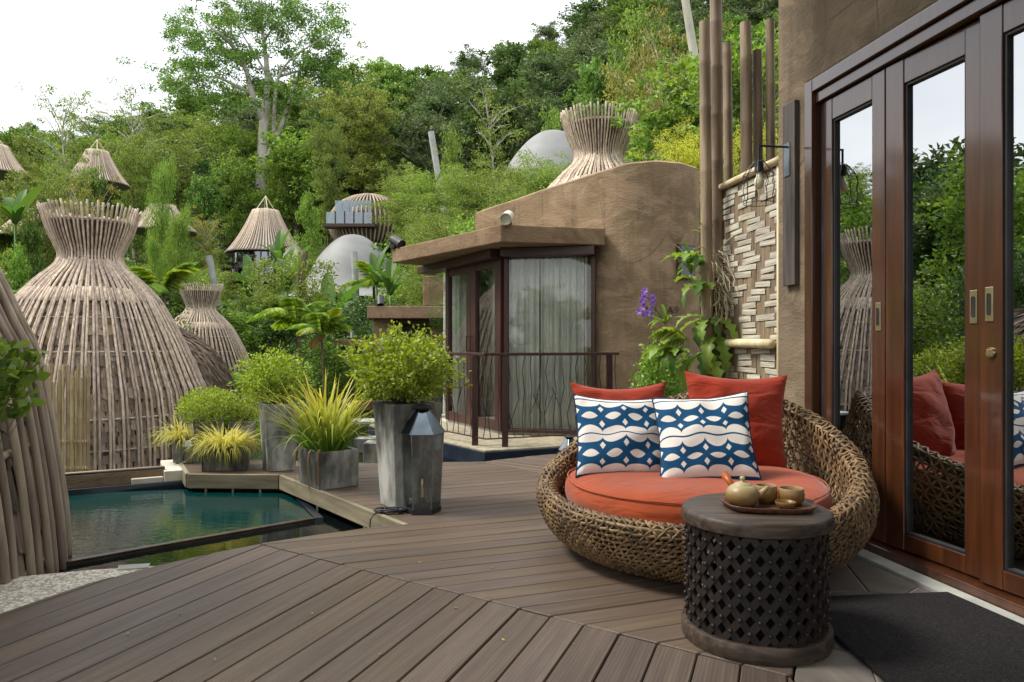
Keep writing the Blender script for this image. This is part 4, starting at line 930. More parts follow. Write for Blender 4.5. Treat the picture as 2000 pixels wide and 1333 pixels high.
# ------------------------------------------------------------------ pillows
def patternmat():
    t = NT('blue scallop print'); uv = t.node('ShaderNodeUVMap'); sep = t.node('ShaderNodeSeparateXYZ'); t.l.new(uv.outputs[0], sep.inputs[0])
    n = t.noise(t.coord('Object'), 7, 3)
    X = t.math('MULTIPLY', sep.outputs[0], 4.1); Y = t.math('MULTIPLY_ADD', sep.outputs[1], 3.9, -1.85)
    x = t.math('FRACT', X); y = t.math('PINGPONG', Y, .9)                 # distance from the nearest stripe
    dx = t.math('SUBTRACT', x, .5); q = t.math('MULTIPLY', dx, 2.0)
    dome = t.math('MULTIPLY_ADD', t.math('SQRT', t.math('MAXIMUM', t.math('SUBTRACT', 1.0, t.math('MULTIPLY', q, q)), 0.0)), .31, .13)
    w1 = t.math('MULTIPLY', t.math('LESS_THAN', y, dome), t.math('GREATER_THAN', y, .035))
    v1 = t.math('DIVIDE', dx, .35); ves = t.math('MULTIPLY', t.math('SUBTRACT', 1.0, t.math('MULTIPLY', v1, v1)), .165)
    w2 = t.math('LESS_THAN', t.math('ABSOLUTE', t.math('SUBTRACT', y, .9)), ves)
    xd = t.math('SUBTRACT', .5, t.math('ABSOLUTE', dx))
    w3 = t.math('LESS_THAN', t.math('ADD', t.math('DIVIDE', xd, .125), t.math('DIVIDE', t.math('ABSOLUTE', t.math('SUBTRACT', y, .55)), .165)), 1.0)
    wh = t.math('MINIMUM', t.math('ADD', t.math('ADD', w1, w2), w3), 1.0)
    col = t.mix(wh, hexc('174a70'), hexc('ded8d0')); col = t.hsv(col, None, None, t.rng(n, .86, 1.1))
    folds = t.noise(t.coord('Object', (1.5, 1.5, 1.0)), 5, 3, .5, 1.0); t.bump(folds, .3, .02)
    return t.fin(col, .8, .15)
M['print'] = patternmat()
def pillow(w_, h, th, m, pip=None, seed=0, pinch=.075):
    n = 28; rr = random.Random(seed); ph = [rr.uniform(0, 6) for _ in range(6)]; g = Geo(); uv = []
    def pos(u, v_, side):
        a, b = u*2-1, v_*2-1
        x = a*(1-pinch*(1-b*b)); y = b*(1-pinch*(1-a*a))
        puff = (max(0, 1-a*a)**.42)*(max(0, 1-b*b)**.42)
        wr = 1+.06*math.sin(5*a+ph[0]+3*b)+.05*math.sin(7*b+ph[1]-4*a)+.035*math.sin(13*(a*b)+ph[5])+.03*math.sin(17*a*abs(b)+ph[2])
        k = .006*math.sin(9*a+ph[2])*(1-b*b)+.006*math.sin(8*b+ph[3])*(1-a*a)
        return (x*w_/2, side*th/2*puff*wr+.008*math.sin(3*a+ph[4]), y*h/2+k-(.02*h*(1-a*a) if b > 0 else 0)*b)
    for side in (-1, 1):
        base = len(g.v)
        for j in range(n+1):
            for i in range(n+1): g.v.append(pos(i/n, j/n, side)); uv.append((i/n, j/n))
        for j in range(n):
            for i in range(n):
                q = (base+j*(n+1)+i, base+j*(n+1)+i+1, base+(j+1)*(n+1)+i+1, base+(j+1)*(n+1)+i); g.f.append(q if side < 0 else q[::-1])
    me_ = mesh('pillow', g, m, True); ul = me_.uv_layers.new(name='UVMap')
    for l in me_.loops: ul.data[l.index].uv = uv[l.vertex_index]
    edge = [pos(i/n, 0, 1) for i in range(n)]+[pos(1, j/n, 1) for j in range(n)]+[pos(1-i/n, 1, 1) for i in range(n)]+[pos(0, 1-j/n, 1) for j in range(n)]
    return me_, edge
def place_pillow(px, py, d, w_, h, th, rx, ry, rz, m, label, pip=None, seed=0, name='pillow'):
    me_, edge = pillow(w_, h, th, m, pip, seed, .075 if pip else .12)
    t = tag(link(name, me_, loc=P(px, py, d), rot=(R(rx), R(ry), R(rz))), label, 'pillow', 'pillows on the daybed')
    if pip: obj('piping', Geo().tube(edge, .0042, 6, closed=True), M['piping'], t, smooth=True)
    return t
place_pillow(1214, 842, 3.78, .525, .53, .18, -14, 0, 6, M['orange'], 'plain orange pillow behind the wider patterned pillow', seed=1)
place_pillow(1438, 828, 3.70, .53, .54, .19, -12, 2, -6, M['orange'], 'plain orange pillow leaning on the high back of the daybed', seed=2)
place_pillow(1216, 852, 3.50, .475, .42, .16, -24, 2.5, 5, M['print'], 'blue and white scallop print pillow with navy piping, set further from the doors', True, 3)
place_pillow(1376, 855, 3.34, .445, .42, .16, -24, -5, -10, M['print'], 'blue and white scallop print pillow with navy piping, nearest the tea table', True, 4)
# ================================================================== DRUM TABLE AND TEA SET
TC = Vector((P(1475, 672, 2.46).x, 2.46, 0)); TZ = .44
tb = thing('drum_table', 'dark carved wooden drum table with studded lattice sides', 'side table', TC)
obj('table_top', Geo().lathe([(.21, TZ-.05), (.236, TZ-.05), (.246, TZ-.044), (.248, TZ-.018), (.244, TZ-.006), (.236, TZ), (.001, TZ)], 72, cap1=False), M['teawood'], tb, sharp=50)
obj('base_ring', Geo().lathe([(.19, 0), (.243, 0), (.247, .008), (.247, .05), (.243, .056), (.19, .056)], 72, cap0=False, cap1=False), M['teawood'], tb, sharp=50)
NS = 24; z0, z1 = .05, TZ-.046; rowh = .0385; nrow = (z1-z0)/rowh; tw = nrow*PI/NS
for sg_ in (-1, 1):
    g = Geo(); n = 20; v = []; f = []; rr_ = .231 if sg_ > 0 else .2285; hw = .0115
    for k in range(n+1):
        t = k/n; a = sg_*tw*t; z = z0+(z1-z0)*t
        for da, dz in ((-1, 1), (1, -1)):
            aa = a+da*sg_*hw/.23*.78; zz = z+dz*hw*.62
            for rad in (rr_, rr_-.012): v.append((rad*math.cos(aa), rad*math.sin(aa), zz))
    for k in range(n):
        b = k*4; c = b+4; f += [(b, b+2, c+2, c), (b+1, c+1, c+3, b+3), (b, c, c+1, b+1), (b+2, b+3, c+3, c+2)]
    me_ = mesh('lattice_strip', g.add(v, f), M['lattice']); smooth_by_angle(me_, 40)
    for i in range(NS): link('lattice_strip', me_, tb, rot=(0, 0, 2*PI*i/NS))
stud = mesh('stud', Geo().lathe([(.0078, 0), (.0075, .004), (.0055, .0075), (.001, .0088)], 8, Matrix.Rotation(PI/2, 4, 'Y')), M['lattice'], True)
for j in range(0, int(nrow*2)+1):
    z = z0+rowh*j
    if z > z1-.01 or j == 0: continue
    for i in range(NS):
        a = 2*PI*(i+(j % 2)*.5)/NS; link('stud', stud, tb, loc=(.2305*math.cos(a), .2305*math.sin(a), z), rot=(0, 0, a))
obj('core', Geo().lathe([(.13, .03), (.13, TZ-.06)], 32), M['dark'], tb)
# tray
def trayfn(u, v_):
    a = 2*PI*u; c, s = math.cos(a), math.sin(a); k = (abs(c)**3.2+abs(s)**3.2)**(-1/3.2); rr_ = [0, .55, .82, .93, 1.0, 1.0, .93, .8, 0][int(round(v_*8))]; zz = [.006, .006, .007, .012, .021, .017, .004, 0, 0][int(round(v_*8))]
    wv = 1+.02*math.sin(a*3+1)+.012*math.sin(a*5); return (.152*k*rr_*wv*c, .098*k*rr_*wv*s, zz+.002*math.sin(a*2+.6)*rr_)
TR = Vector((P(1500, 672, 2.44).x, 2.44, TZ)); tr_rot = -.06
tag(obj('tea_tray', Geo().grid(56, 9, trayfn, True), M['tray'], loc=TR+Vector((0, 0, .001)), rot=(0, 0, tr_rot), smooth=True), 'thin dark wooden tray with raised rim on the drum table', 'tray')
tp = thing('teapot', 'round cream and ochre glazed teapot with a brown side handle', 'teapot', TR+Vector((-.083, .012, .0075)), scale=.9)
obj('body', Geo().lathe([(.03, 0), (.045, .002), (.058, .018), (.0625, .038), (.060, .055), (.050, .070), (.036, .079), (.034, .0795)], 40, cap1=False), M['pot'], tp, smooth=True)
ld = obj('lid', Geo().lathe([(.0345, .0790), (.0335, .0815), (.022, .087), (.009, .090), (.0065, .094), (.0095, .099), (.011, .104), (.007, .110), (.001, .111)], 28, cap0=False, cap1=False), M['pot'], tp, smooth=True)
obj('spout', Geo().tube([(.045, -.008, .038), (.064, -.012, .044), (.078, -.014, .060), (.092, -.016, .074)], [.020, .0135, .0095, .0075], 12), M['pot'], tp, smooth=True)
obj('handle', Geo().tube([(-.025, .035, .062), (-.032, .052, .078), (-.046, .078, .104)], [.011, .012, .0165], 14), M['handle'], tp, smooth=True)
def cup(loc, r, h, label, small=False):
    pr_ = [(r*.55, 0), (r*.72, .002), (r*.97, h*.35), (r*1.0, h*.62), (r*.94, h*.97), (r*.91, h), (r*.87, h*.97), (r*.9, h*.6), (r*.7, h*.15), (.001, h*.12)] if not small else [(r*.4, 0), (r*.62, .002), (r*.9, h*.5), (r, h*.97), (r*.97, h), (r*.93, h*.96), (r*.8, h*.5), (r*.3, h*.15), (.001, h*.14)]
    t = thing('tea_cup' if not small else 'tea_bowl', label, 'cup' if not small else 'bowl', loc, group=None); obj('bowl', Geo().lathe(pr_, 36, cap1=False), M['cup'], t, smooth=True)
    return t
cup(TR+Vector((.012, .052, .0075)), .038, .062, 'ochre glazed tea cup standing right behind the teapot spout')
cup(TR+Vector((.088, .022, .0075)), .043, .058, 'wide ochre glazed tea cup at the end of the tray')
sm_ = cup(TR+Vector((.044, -.042, .0075)), .0335, .026, 'small shallow bowl of green tea leaves on the tray', True)
rr = random.Random(4); gl = Geo()
for _ in range(60):
    a = rr.uniform(0, 6.3); q = .022*math.sqrt(rr.random()); c = Vector((q*math.cos(a), q*math.sin(a), .017+rr.uniform(0, .004))); b = rr.uniform(0, 6.3); u = Vector((math.cos(b), math.sin(b), rr.uniform(-.3, .3)))*.006; v_ = Vector((-u.y, u.x, 0))*.35
    gl.add([c-u, c+v_, c+u, c-v_], [(0, 1, 2, 3)])
obj('tea_leaves', gl, M['lf_dark'], sm_)
# ================================================================== LANTERNS
def lantern(loc, rot, s, label):
    t = thing('glass_lantern', label, 'lantern', loc, (0, 0, rot), 'hexagonal glass lanterns', s)
    r0, r1, h0, h1 = .105, .126, .03, .47
    hexp = lambda r, z: [Vector((r*math.cos(k*PI/3), r*math.sin(k*PI/3), z)) for k in range(6)]
    obj('base', Geo().lathe([(r0+.008, 0), (r0+.008, h0), (r0-.006, h0)], 6, cap1=True), M['black'], t, bevel=.002)
    a, b, c, d = hexp(r0, h0), hexp(r1, h1), hexp(r1+.012, h1), hexp(.035, .615)
    for k in range(6):
        q = (k+1) % 6; obj('mullion', Geo().tube([a[k], b[k]], .0042, 5), M['steel'], t); obj('pane', Geo().add([a[k], a[q], b[q], b[k]], [(0, 1, 2, 3)]), M['lglass'], t)
        obj('eave_bar', Geo().tube([b[k], b[q]], .0052, 5), M['steel'], t)
        obj('roof_panel', Geo().add([c[k], c[q], d[q], d[k]], [(0, 1, 2, 3)]), M['lroof'], t); obj('roof_seam', Geo().tube([c[k], d[k]], .003, 5), M['steel'], t)
    obj('cap', Geo().lathe([(.03, .61), (.062, .612), (.066, .62), (.045, .632), (.012, .645), (.001, .646)], 12, cap1=False), M['black'], t, sharp=40)
    obj('lamp_holder', Geo().lathe([(.022, h0), (.022, .065), (.016, .075)], 14), M['black'], t); obj('bulb', Geo().lathe([(.014, .075), (.0165, .09), (.0165, .19), (.012, .2), (.001, .203)], 14, cap1=False), M['lglass'], t, smooth=True)
    obj('filament', Geo().tube([(0, 0, .085), (.002, 0, .12), (-.002, 0, .16), (0, 0, .192)], .0045, 6), M['filament'], t); return t
M['lroof'] = surf('lantern roof metal', [hexc('4d565c'), hexc('79838a')], 4, rough=.16, bump=.03, metal=1.0)
M['filament'] = surf('amber filament', [hexc('b07a34'), hexc('cf9c50')], 20, rough=.4, bump=0)
ln = lantern((G(824, 1000).x, G(824, 1000).y+.02, 0), .12, 1.0, 'tall hexagonal glass lantern with metal roof in front of the tall planter')
lantern((P(1112, 672, 6.1).x, 6.1, -.235), .3, .72, 'hexagonal lantern half hidden behind the rattan daybed')
lantern((P(368, 672, 6.0).x, 6.0, -.05), .5, .42, 'tiny lantern beside the yellow grass trough')
cb = Geo(); c0 = G(762, 1003); pp = []
for k in range(150): a = k*.42; q = .045+.018*math.sin(k*.13); pp.append((q*1.5*math.cos(a)*(1+.1*math.sin(k*.31)), q*.6*math.sin(a), .008+.018*(k % 37)/37+.004*math.sin(k*.9)))
pp += [(-.03, -.03, .02), (-.06, -.045, .012), (-.085, -.06, .006), (-.1, -.085, -.02), (-.102, -.1, -.1), (-.1, -.1, -.19)]
tag(obj('cable_coil', Geo().tube(pp, .0042, 6), M['black'], loc=(c0.x, c0.y, .002), smooth=True), 'coil of black cable on the deck beside the lantern', 'cable')
# ================================================================== PLANTERS
def planter(loc, rot, wt, wb, h, label, name='tall_planter', wt2=None, wb2=None, wall=.028, lip=0.0):
    t = thing(name, label, 'planter', loc, (0, 0, rot)); wt2 = wt2 or wt; wb2 = wb2 or wb
    def ring(a, b, z): return [(-a/2, -b/2, z), (a/2, -b/2, z), (a/2, b/2, z), (-a/2, b/2, z)]
    v = ring(wb, wb2, 0)+ring(wt, wt2, h)+ring(wt-2*wall, wt2-2*wall, h)+ring(wt-2*wall-.01, wt2-2*wall-.01, h-.06)
    f = [(3, 2, 1, 0)]
    for l in range(3): f += [(l*4+k, l*4+(k+1) % 4, l*4+4+(k+1) % 4, l*4+4+k) for k in range(4)]
    obj('pot', Geo().add(v, f), M['concrete'], t, bevel=.006)
    obj('soil', Geo().add(ring(wt-2*wall-.002, wt2-2*wall-.002, h-.045), [(0, 1, 2, 3)]), M['soil'], t); return t
PL1 = G(800, 992); PL1.y += .14; PL1 = Vector((P(795, 672, 4.44).x, 4.44, 0))
planter(PL1, R(32), .325, .25, .64, 'tall tapered concrete planter holding the large round bush')
PL2 = Vector((P(545, 672, 5.72).x, 5.72, 0)); planter(PL2, R(30), .27, .21, .53, 'tall tapered concrete planter between the two grass troughs')
TR1 = Vector((P(642, 672, 5.10).x, 5.10, 0)); planter(TR1, R(38), .30, .29, .26, 'low concrete trough with tall yellow green grass', 'trough', .36, .35)
TR2 = Vector((P(440, 672, 5.72).x, 5.74, 0)); planter(TR2, R(14), .34, .33, .185, 'low concrete trough with bright yellow tufted grass', 'trough', .24, .23)
TR3 = Vector((P(366, 672, 6.12).x, 6.12, 0)); planter(TR3, R(14), .2, .19, .2, 'small concrete trough with a yellow grass tuft at the deck corner', 'trough', .2, .19)
PL3 = Vector((P(408, 672, 6.22).x, 6.22, -.06)); planter(PL3, R(20), .24, .19, .42, 'concrete planter with a clipped round bush behind the yellow grass')
PL4 = Vector((P(474, 672, 6.35).x, 6.35, -.06)); planter(PL4, R(20), .22, .18, .38, 'concrete planter with a small loose bush next to the clipped one')
# ================================================================== TERRAIN
def sstep(x, a, b):
    t = min(1, max(0, (x-a)/(b-a))); return t*t*(3-2*t)
AK = [(-9000, 26), (-1500, 28), (0, 30), (400, 35), (700, 41), (900, 43), (1150, 51), (1400, 62), (2000, 74), (6000, 74)]
def terrain(x, d):
    px = CX+F*x/max(d, 3); A_ = np.interp(px, [a[0] for a in AK], [a[1] for a in AK])
    z = -.95+.95*sstep(d, 12, 30)
    if d > 30: z += A_*(min(d, 130)-30)**1.4/100**1.4
    if d > 130: z -= (d-130)*.35
    z += 3.0*sstep(px, 830, 1120)*sstep(d, 9.8, 12.5)
    return float(z)
ks = np.linspace(-4.5, 3, 110); dd = np.concatenate([np.linspace(9.7, 30, 22), np.linspace(33, 135, 30), np.linspace(150, 420, 8)])
g = Geo()
for d in dd:
    for k in ks: g.v.append((k*d, d, terrain(k*d, d)+.25*math.sin(k*37+d*.9)*min(1, max(0, (d-14)/20))))
nk = len(ks); g.f = [(j*nk+i, j*nk+i+1, (j+1)*nk+i+1, (j+1)*nk+i) for j in range(len(dd)-1) for i in range(nk-1)]
struct(obj('hillside', g, M['earth'], smooth=True))
struct(obj('ground', Geo().add([(-700, -400, -1.0), (700, -400, -1.0), (700, 400, -1.0), (-700, 400, -1.0)], [(0, 1, 2, 3)]), M['earth']))
# ================================================================== FOLIAGE TOOLS
def npmesh(name, v, nper, mats, smooth=False):
    n = len(v)//nper; me = bpy.data.meshes.new(name); me.vertices.add(len(v)); me.vertices.foreach_set('co', np.ascontiguousarray(v, np.float32).ravel())
    me.loops.add(n*nper); me.loops.foreach_set('vertex_index', np.arange(n*nper, dtype=np.int32)); me.polygons.add(n); me.polygons.foreach_set('loop_start', np.arange(0, n*nper, nper, dtype=np.int32))
    try: me.polygons.foreach_set('loop_total', np.full(n, nper, np.int32))
    except Exception: pass
    for m_ in (mats if isinstance(mats, list) else [mats]): me.materials.append(m_)
    me.update(calc_edges=True); return me
def nrm(a): return a/np.maximum(np.linalg.norm(a, axis=1, keepdims=True), 1e-9)
def leafverts(c, d, size, aspect, g, fold=.12):
    n = len(c); d = nrm(d); s = nrm(np.cross(d, g.normal(size=(n, 3)))); u = np.cross(s, d); size = np.broadcast_to(size, (n,))[:, None]
    w_ = size*aspect*.5
    v = np.stack([c-d*size*.5, c+s*w_+u*fold*size, c+d*size*.5-u*fold*size*.5, c-s*w_+u*fold*size], 1)
    return v.reshape(-1, 3)
def tree_proto(seed, H, cr, cb, nm, ns, lpt, leaf, clr, flat=.7, shape='round', aspect=.5, droop=0.0, mat='lf_mid', bark='bark', trunk_r=None, bare=0.0):
    g = np.random.default_rng(seed); tk = Geo(); tr = trunk_r or H*.022; tips = []; nt_ = 8
    tp = [Vector((.04*H*math.sin(k*.9+seed)*k/nt_, .04*H*math.cos(k*.7+seed*2)*k/nt_, H*.86*k/nt_)) for k in range(nt_+1)]
    tk.tube(tp, [tr*(1-.8*k/nt_) for k in range(nt_+1)], 7)
    for i in range(nm):
        t = (i+g.uniform(0, 1))/nm; h = cb+(.95-cb)*t; z = H*h; k = min(int(h/.86*nt_), nt_-1); b = tp[k].lerp(tp[k+1], min(1, h/.86*nt_-k))
        if shape == 'round': L = cr*math.sqrt(max(.08, 1-((t-.42)/.68)**2))
        elif shape == 'cone': L = cr*(1.02-t)**.8
        elif shape == 'umbrella': L = cr*(.35+.65*math.sin(min(1, t*1.15)*PI*.62))
        else: L = cr*(.7+.3*math.sin(t*PI))
        az = i*2.4+g.uniform(-.5, .5); up = g.uniform(.15, .6)-(.3 if shape == 'cone' else 0)+t*.35
        L *= g.uniform(.75, 1.12); d = Vector((math.cos(az)*math.cos(up), math.sin(az)*math.cos(up), math.sin(up)))
        e = b+d*L; mid = b.lerp(e, .5)+Vector((0, 0, .08*L if not droop else .05*L)); e.z -= droop*L*.4
        tk.tube([b, mid, e], [tr*.36*(1-t*.5), tr*.2, tr*.07], 5)
        for j in range(ns):
            q = .3+.7*(j+g.uniform(0, 1))/ns; p = (b.lerp(mid, q*2) if q < .5 else mid.lerp(e, q*2-1))+Vector(g.normal(size=3)*np.array([1, 1, .75]))*L*.2*(.5+q)
            tips.append(p)
            if j % 2 == 0: tk.tube([b.lerp(mid, q) if q < .5 else mid.lerp(e, q*2-1.2 if q > .6 else 0), p], [tr*.09, tr*.03], 4, cap=False)
    tips = np.array([list(p) for p in tips]); n = len(tips)*lpt
    tips = tips[g.random(len(tips)) >= bare]
    cs = np.repeat(tips, lpt, 0); rel = g.normal(size=cs.shape); rel = nrm(rel)*(g.random(len(cs))[:, None]**.45)*clr*np.repeat(g.uniform(.7, 1.3, len(tips)), lpt)[:, None]; rel[:, 2] *= flat
    dirs = rel*np.array([1, 1, .6])+g.normal(size=cs.shape)*.45*clr; dirs[:, 2] -= droop*clr*1.2
    v = leafverts(cs+rel, dirs, leaf*g.uniform(.6, 1.25, len(cs)), aspect, g)
    cm = npmesh('crown', v, 4, M[mat]); tm = mesh('trunk', tk, M[bark], True)
    return cm, tm, float((cs+rel)[:, 2].max()), float(np.abs((cs+rel)[:, :2]).max())
PROTO = {}
def proto(kind, i, **k):
    PROTO.setdefault(kind, []).append(tree_proto(**k))
for s in range(3): proto('dense', s, seed=10+s, H=11, cr=4.0, cb=.22, nm=26, ns=6, lpt=56, leaf=.44, clr=.92, mat='lf_dark')
for s in range(3): proto('ridge', s, seed=20+s, H=11.5, cr=4.0, cb=.28, nm=26, ns=6, lpt=66, leaf=.36, clr=.9, flat=.6, aspect=.45, mat='lf_ridge', bark='palebark')
for s in range(2): proto('mid', s, seed=30+s, H=10, cr=3.8, cb=.2, nm=24, ns=6, lpt=56, leaf=.42, clr=.85, mat='lf_mid')
for s in range(2): proto('feather', s, seed=40+s, H=9, cr=4.2, cb=.16, nm=30, ns=8, lpt=70, leaf=.26, clr=.85, flat=.32, shape='umbrella', aspect=.3, mat='lf_feather')
for s in range(2): proto('bright', s, seed=50+s, H=7, cr=2.5, cb=.12, nm=20, ns=6, lpt=60, leaf=.26, clr=.65, mat='lf_bright')
for s in range(2): proto('olive', s, seed=60+s, H=9, cr=4.0, cb=.3, nm=22, ns=7, lpt=44, leaf=.26, clr=.8, flat=.4, shape='umbrella', aspect=.4, mat='lf_olive', bark='palebark')
proto('sparse', 0, seed=70, H=11, cr=4.0, cb=.4, nm=18, ns=6, lpt=34, leaf=.26, clr=.8, flat=.45, shape='umbrella', aspect=.4, mat='lf_feather', bark='palebark', bare=.2)
for s in range(2): proto('cone', s, seed=80+s, H=6, cr=1.35, cb=.04, nm=44, ns=6, lpt=70, leaf=.2, clr=.42, flat=1.1, shape='cone2', aspect=.14, droop=.7, mat='lf_bright')
for s in range(2): proto('shrub', s, seed=90+s, H=2.6, cr=1.35, cb=.05, nm=20, ns=5, lpt=52, leaf=.15, clr=.36, mat='lf_mid')
for s in range(2): proto('shrubd', s, seed=100+s, H=2.6, cr=1.4, cb=.05, nm=20, ns=5, lpt=46, leaf=.19, clr=.38, mat='lf_dark')
for s in range(2): proto('shrubb', s, seed=110+s, H=2.2, cr=1.2, cb=.05, nm=18, ns=5, lpt=46, leaf=.15, clr=.34, aspect=.45, mat='lf_bright')
proto('shrubf', 0, seed=120, H=3.4, cr=1.7, cb=.05, nm=26, ns=7, lpt=80, leaf=.12, clr=.42, flat=.5, shape='umbrella', aspect=.25, mat='lf_feather')
proto('shrubf', 1, seed=121, H=3.4, cr=1.7, cb=.05, nm=26, ns=7, lpt=80, leaf=.12, clr=.42, flat=.5, aspect=.25, mat='lf_feather')
proto('plumeria', 0, seed=130, H=2.6, cr=1.3, cb=.15, nm=18, ns=4, lpt=26, leaf=.2, clr=.26, aspect=.36, mat='lf_bright', bark='palebark')
for s in range(3): proto('fine', s, seed=150+s, H=2.4, cr=1.3, cb=.04, nm=22, ns=6, lpt=84, leaf=.085, clr=.34, aspect=.5, mat=['lf_mid', 'lf_bright', 'lf_dark'][s])
proto('featherhi', 0, seed=44, H=10, cr=4.2, cb=.42, nm=30, ns=8, lpt=80, leaf=.26, clr=.85, flat=.34, shape='umbrella', aspect=.3, mat='lf_feather2')
proto('yellow', 0, seed=140, H=1.6, cr=.95, cb=.1, nm=20, ns=5, lpt=40, leaf=.055, clr=.24, aspect=.6, mat='lf_yellow')
rt = random.Random(77)
WORDS = {'dense': ('dense dark green broadleaf tree', 'tree'), 'ridge': ('grey green tree', 'tree'), 'mid': ('mid green leafy tree', 'tree'), 'feather': ('feathery light green tree with flat layered sprays', 'tree'), 'bright': ('bright green bushy tree', 'tree'), 'featherhi': ('broad feathery light green tree with layered sprays', 'tree'), 'fine': ('fine leaved green shrub', 'shrub'),
         'olive': ('olive yellow tree with open branches', 'tree'), 'sparse': ('thin pale stemmed tree with sparse leaves', 'tree'), 'cone': ('soft drooping bright green columnar tree', 'tree'), 'shrub': ('leafy mid green shrub', 'shrub'), 'shrubd': ('large leaved dark green shrub', 'shrub'),
         'shrubb': ('bright green leafy shrub', 'shrub'), 'shrubf': ('feathery yellow green shrub', 'shrub'), 'plumeria': ('long leaved bright green frangipani bush', 'shrub'), 'yellow': ('shrub covered in small yellow flowers', 'shrub')}
def plant(kind, px, d, top_py, where, group=None, wide=1.0, z=None, i=None, minh=.5, hw=None):
    v = PROTO[kind]; cm, tm, ph, pr_ = v[rt.randrange(len(v)) if i is None else i]
    x = (px-CX)/F*d; zb = terrain(x, d)-.05 if z is None else z; top = 1-(top_py-HY)/F*d; h = top-zb
    if h < minh: return None
    s = h/ph; nm, cat = WORDS[kind]
    if hw: wide = hw*d/F/(pr_*s*.9)
    t = thing('shrub' if cat == 'shrub' else 'tree', nm+' '+where, cat, (x, d, zb), (0, 0, rt.uniform(0, 6.28)), group)
    c = link('crown', cm, t, scale=(s*wide, s*wide, s)); link('trunk', tm, t, scale=(s*wide, s*wide, s)); return t
# ------------------------------------------------------------------ forest on the slope, row by row up to the skyline
SKY = [(-900, 230), (-300, 225), (0, 222), (60, 250), (200, 205), (300, 190), (420, 150), (560, 130), (700, 108), (850, 112), (950, 75), (1060, 40), (1160, -10), (1300, -80), (1600, -190), (2600, -300)]
sky_py = lambda px: float(np.interp(px, [a[0] for a in SKY], [a[1] for a in SKY]))
for d in (71, 80, 90, 101, 113, 126):
    px = -340+rt.uniform(0, 60)
    while px < 1560:
        x = (px-CX)/F*d; zb = terrain(x, d); sk = sky_py(px)
        kind = rt.choice(['dense', 'mid', 'mid', 'feather', 'bright', 'ridge'] if px < 760 else ['ridge', 'ridge', 'ridge', 'dense', 'mid', 'mid'])
        if px < 420 and rt.random() < .42: kind = rt.choice(['feather', 'mid', 'sparse'])
        h = rt.uniform(8.5, 13); top = HY-(zb+h-1)/d*F
        top = max(top, sk+rt.uniform(0, 26))
        if d == 126: top = sk+rt.uniform(-4, 30)
        plant(kind, px, d+rt.uniform(-3, 3), top, 'in the forest on the hillside', 'forest trees on the hillside', rt.uniform(.95, 1.3))
        px += rt.uniform(5.2, 7.2)/d*F
# trees across the pool that only the doors mirror
for k in range(34):
    x = rt.uniform(-46, -13); y = rt.uniform(-6, 34) if x < -20 else rt.uniform(-4, 9); kind = rt.choice(['dense', 'dense', 'mid', 'ridge', 'bright'])
    cm, tm, ph, _ = rt.choice(PROTO[kind]); s = rt.uniform(.2, .29)*(math.hypot(x-4, y-3)+4)/ph
    t = thing('tree', WORDS[kind][0]+' across the pool, mirrored in the doors', 'tree', (x, y, -1), (0, 0, rt.uniform(0, 6)), 'trees across the pool'); link('crown', cm, t, scale=s); link('trunk', tm, t, scale=s)
for k in range(26):
    a = R(-168+k*7.2+rt.uniform(-3, 3)); q = rt.uniform(16, 30); x = q*math.cos(a); y = q*math.sin(a)
    if y > -6: continue
    kind = rt.choice(['dense', 'mid', 'ridge', 'bright']); cm, tm, ph, _ = rt.choice(PROTO[kind]); s = rt.uniform(.15, .22)*q/ph
    t = thing('tree', WORDS[kind][0]+' behind the villa, outside the view', 'tree', (x, y, -1), (0, 0, rt.uniform(0, 6)), 'trees behind the villa'); link('crown', cm, t, scale=s); link('trunk', tm, t, scale=s)
for k in range(16):
    y = -3+k*.9; x = -8.5-rt.uniform(0, 3.5); kind = 'fine'; cm, tm, ph, _ = rt.choice(PROTO[kind]); s = rt.uniform(.9, 1.6)
    if math.hypot(x+6.93, y-11.8) < 2.6: continue
    t = thing('shrub', WORDS[kind][0]+' across the pool, mirrored in the doors', 'shrub', (x, y, -1), (0, 0, rt.uniform(0, 6)), 'shrubs across the pool'); link('crown', cm, t, scale=s); link('trunk', tm, t, scale=s)
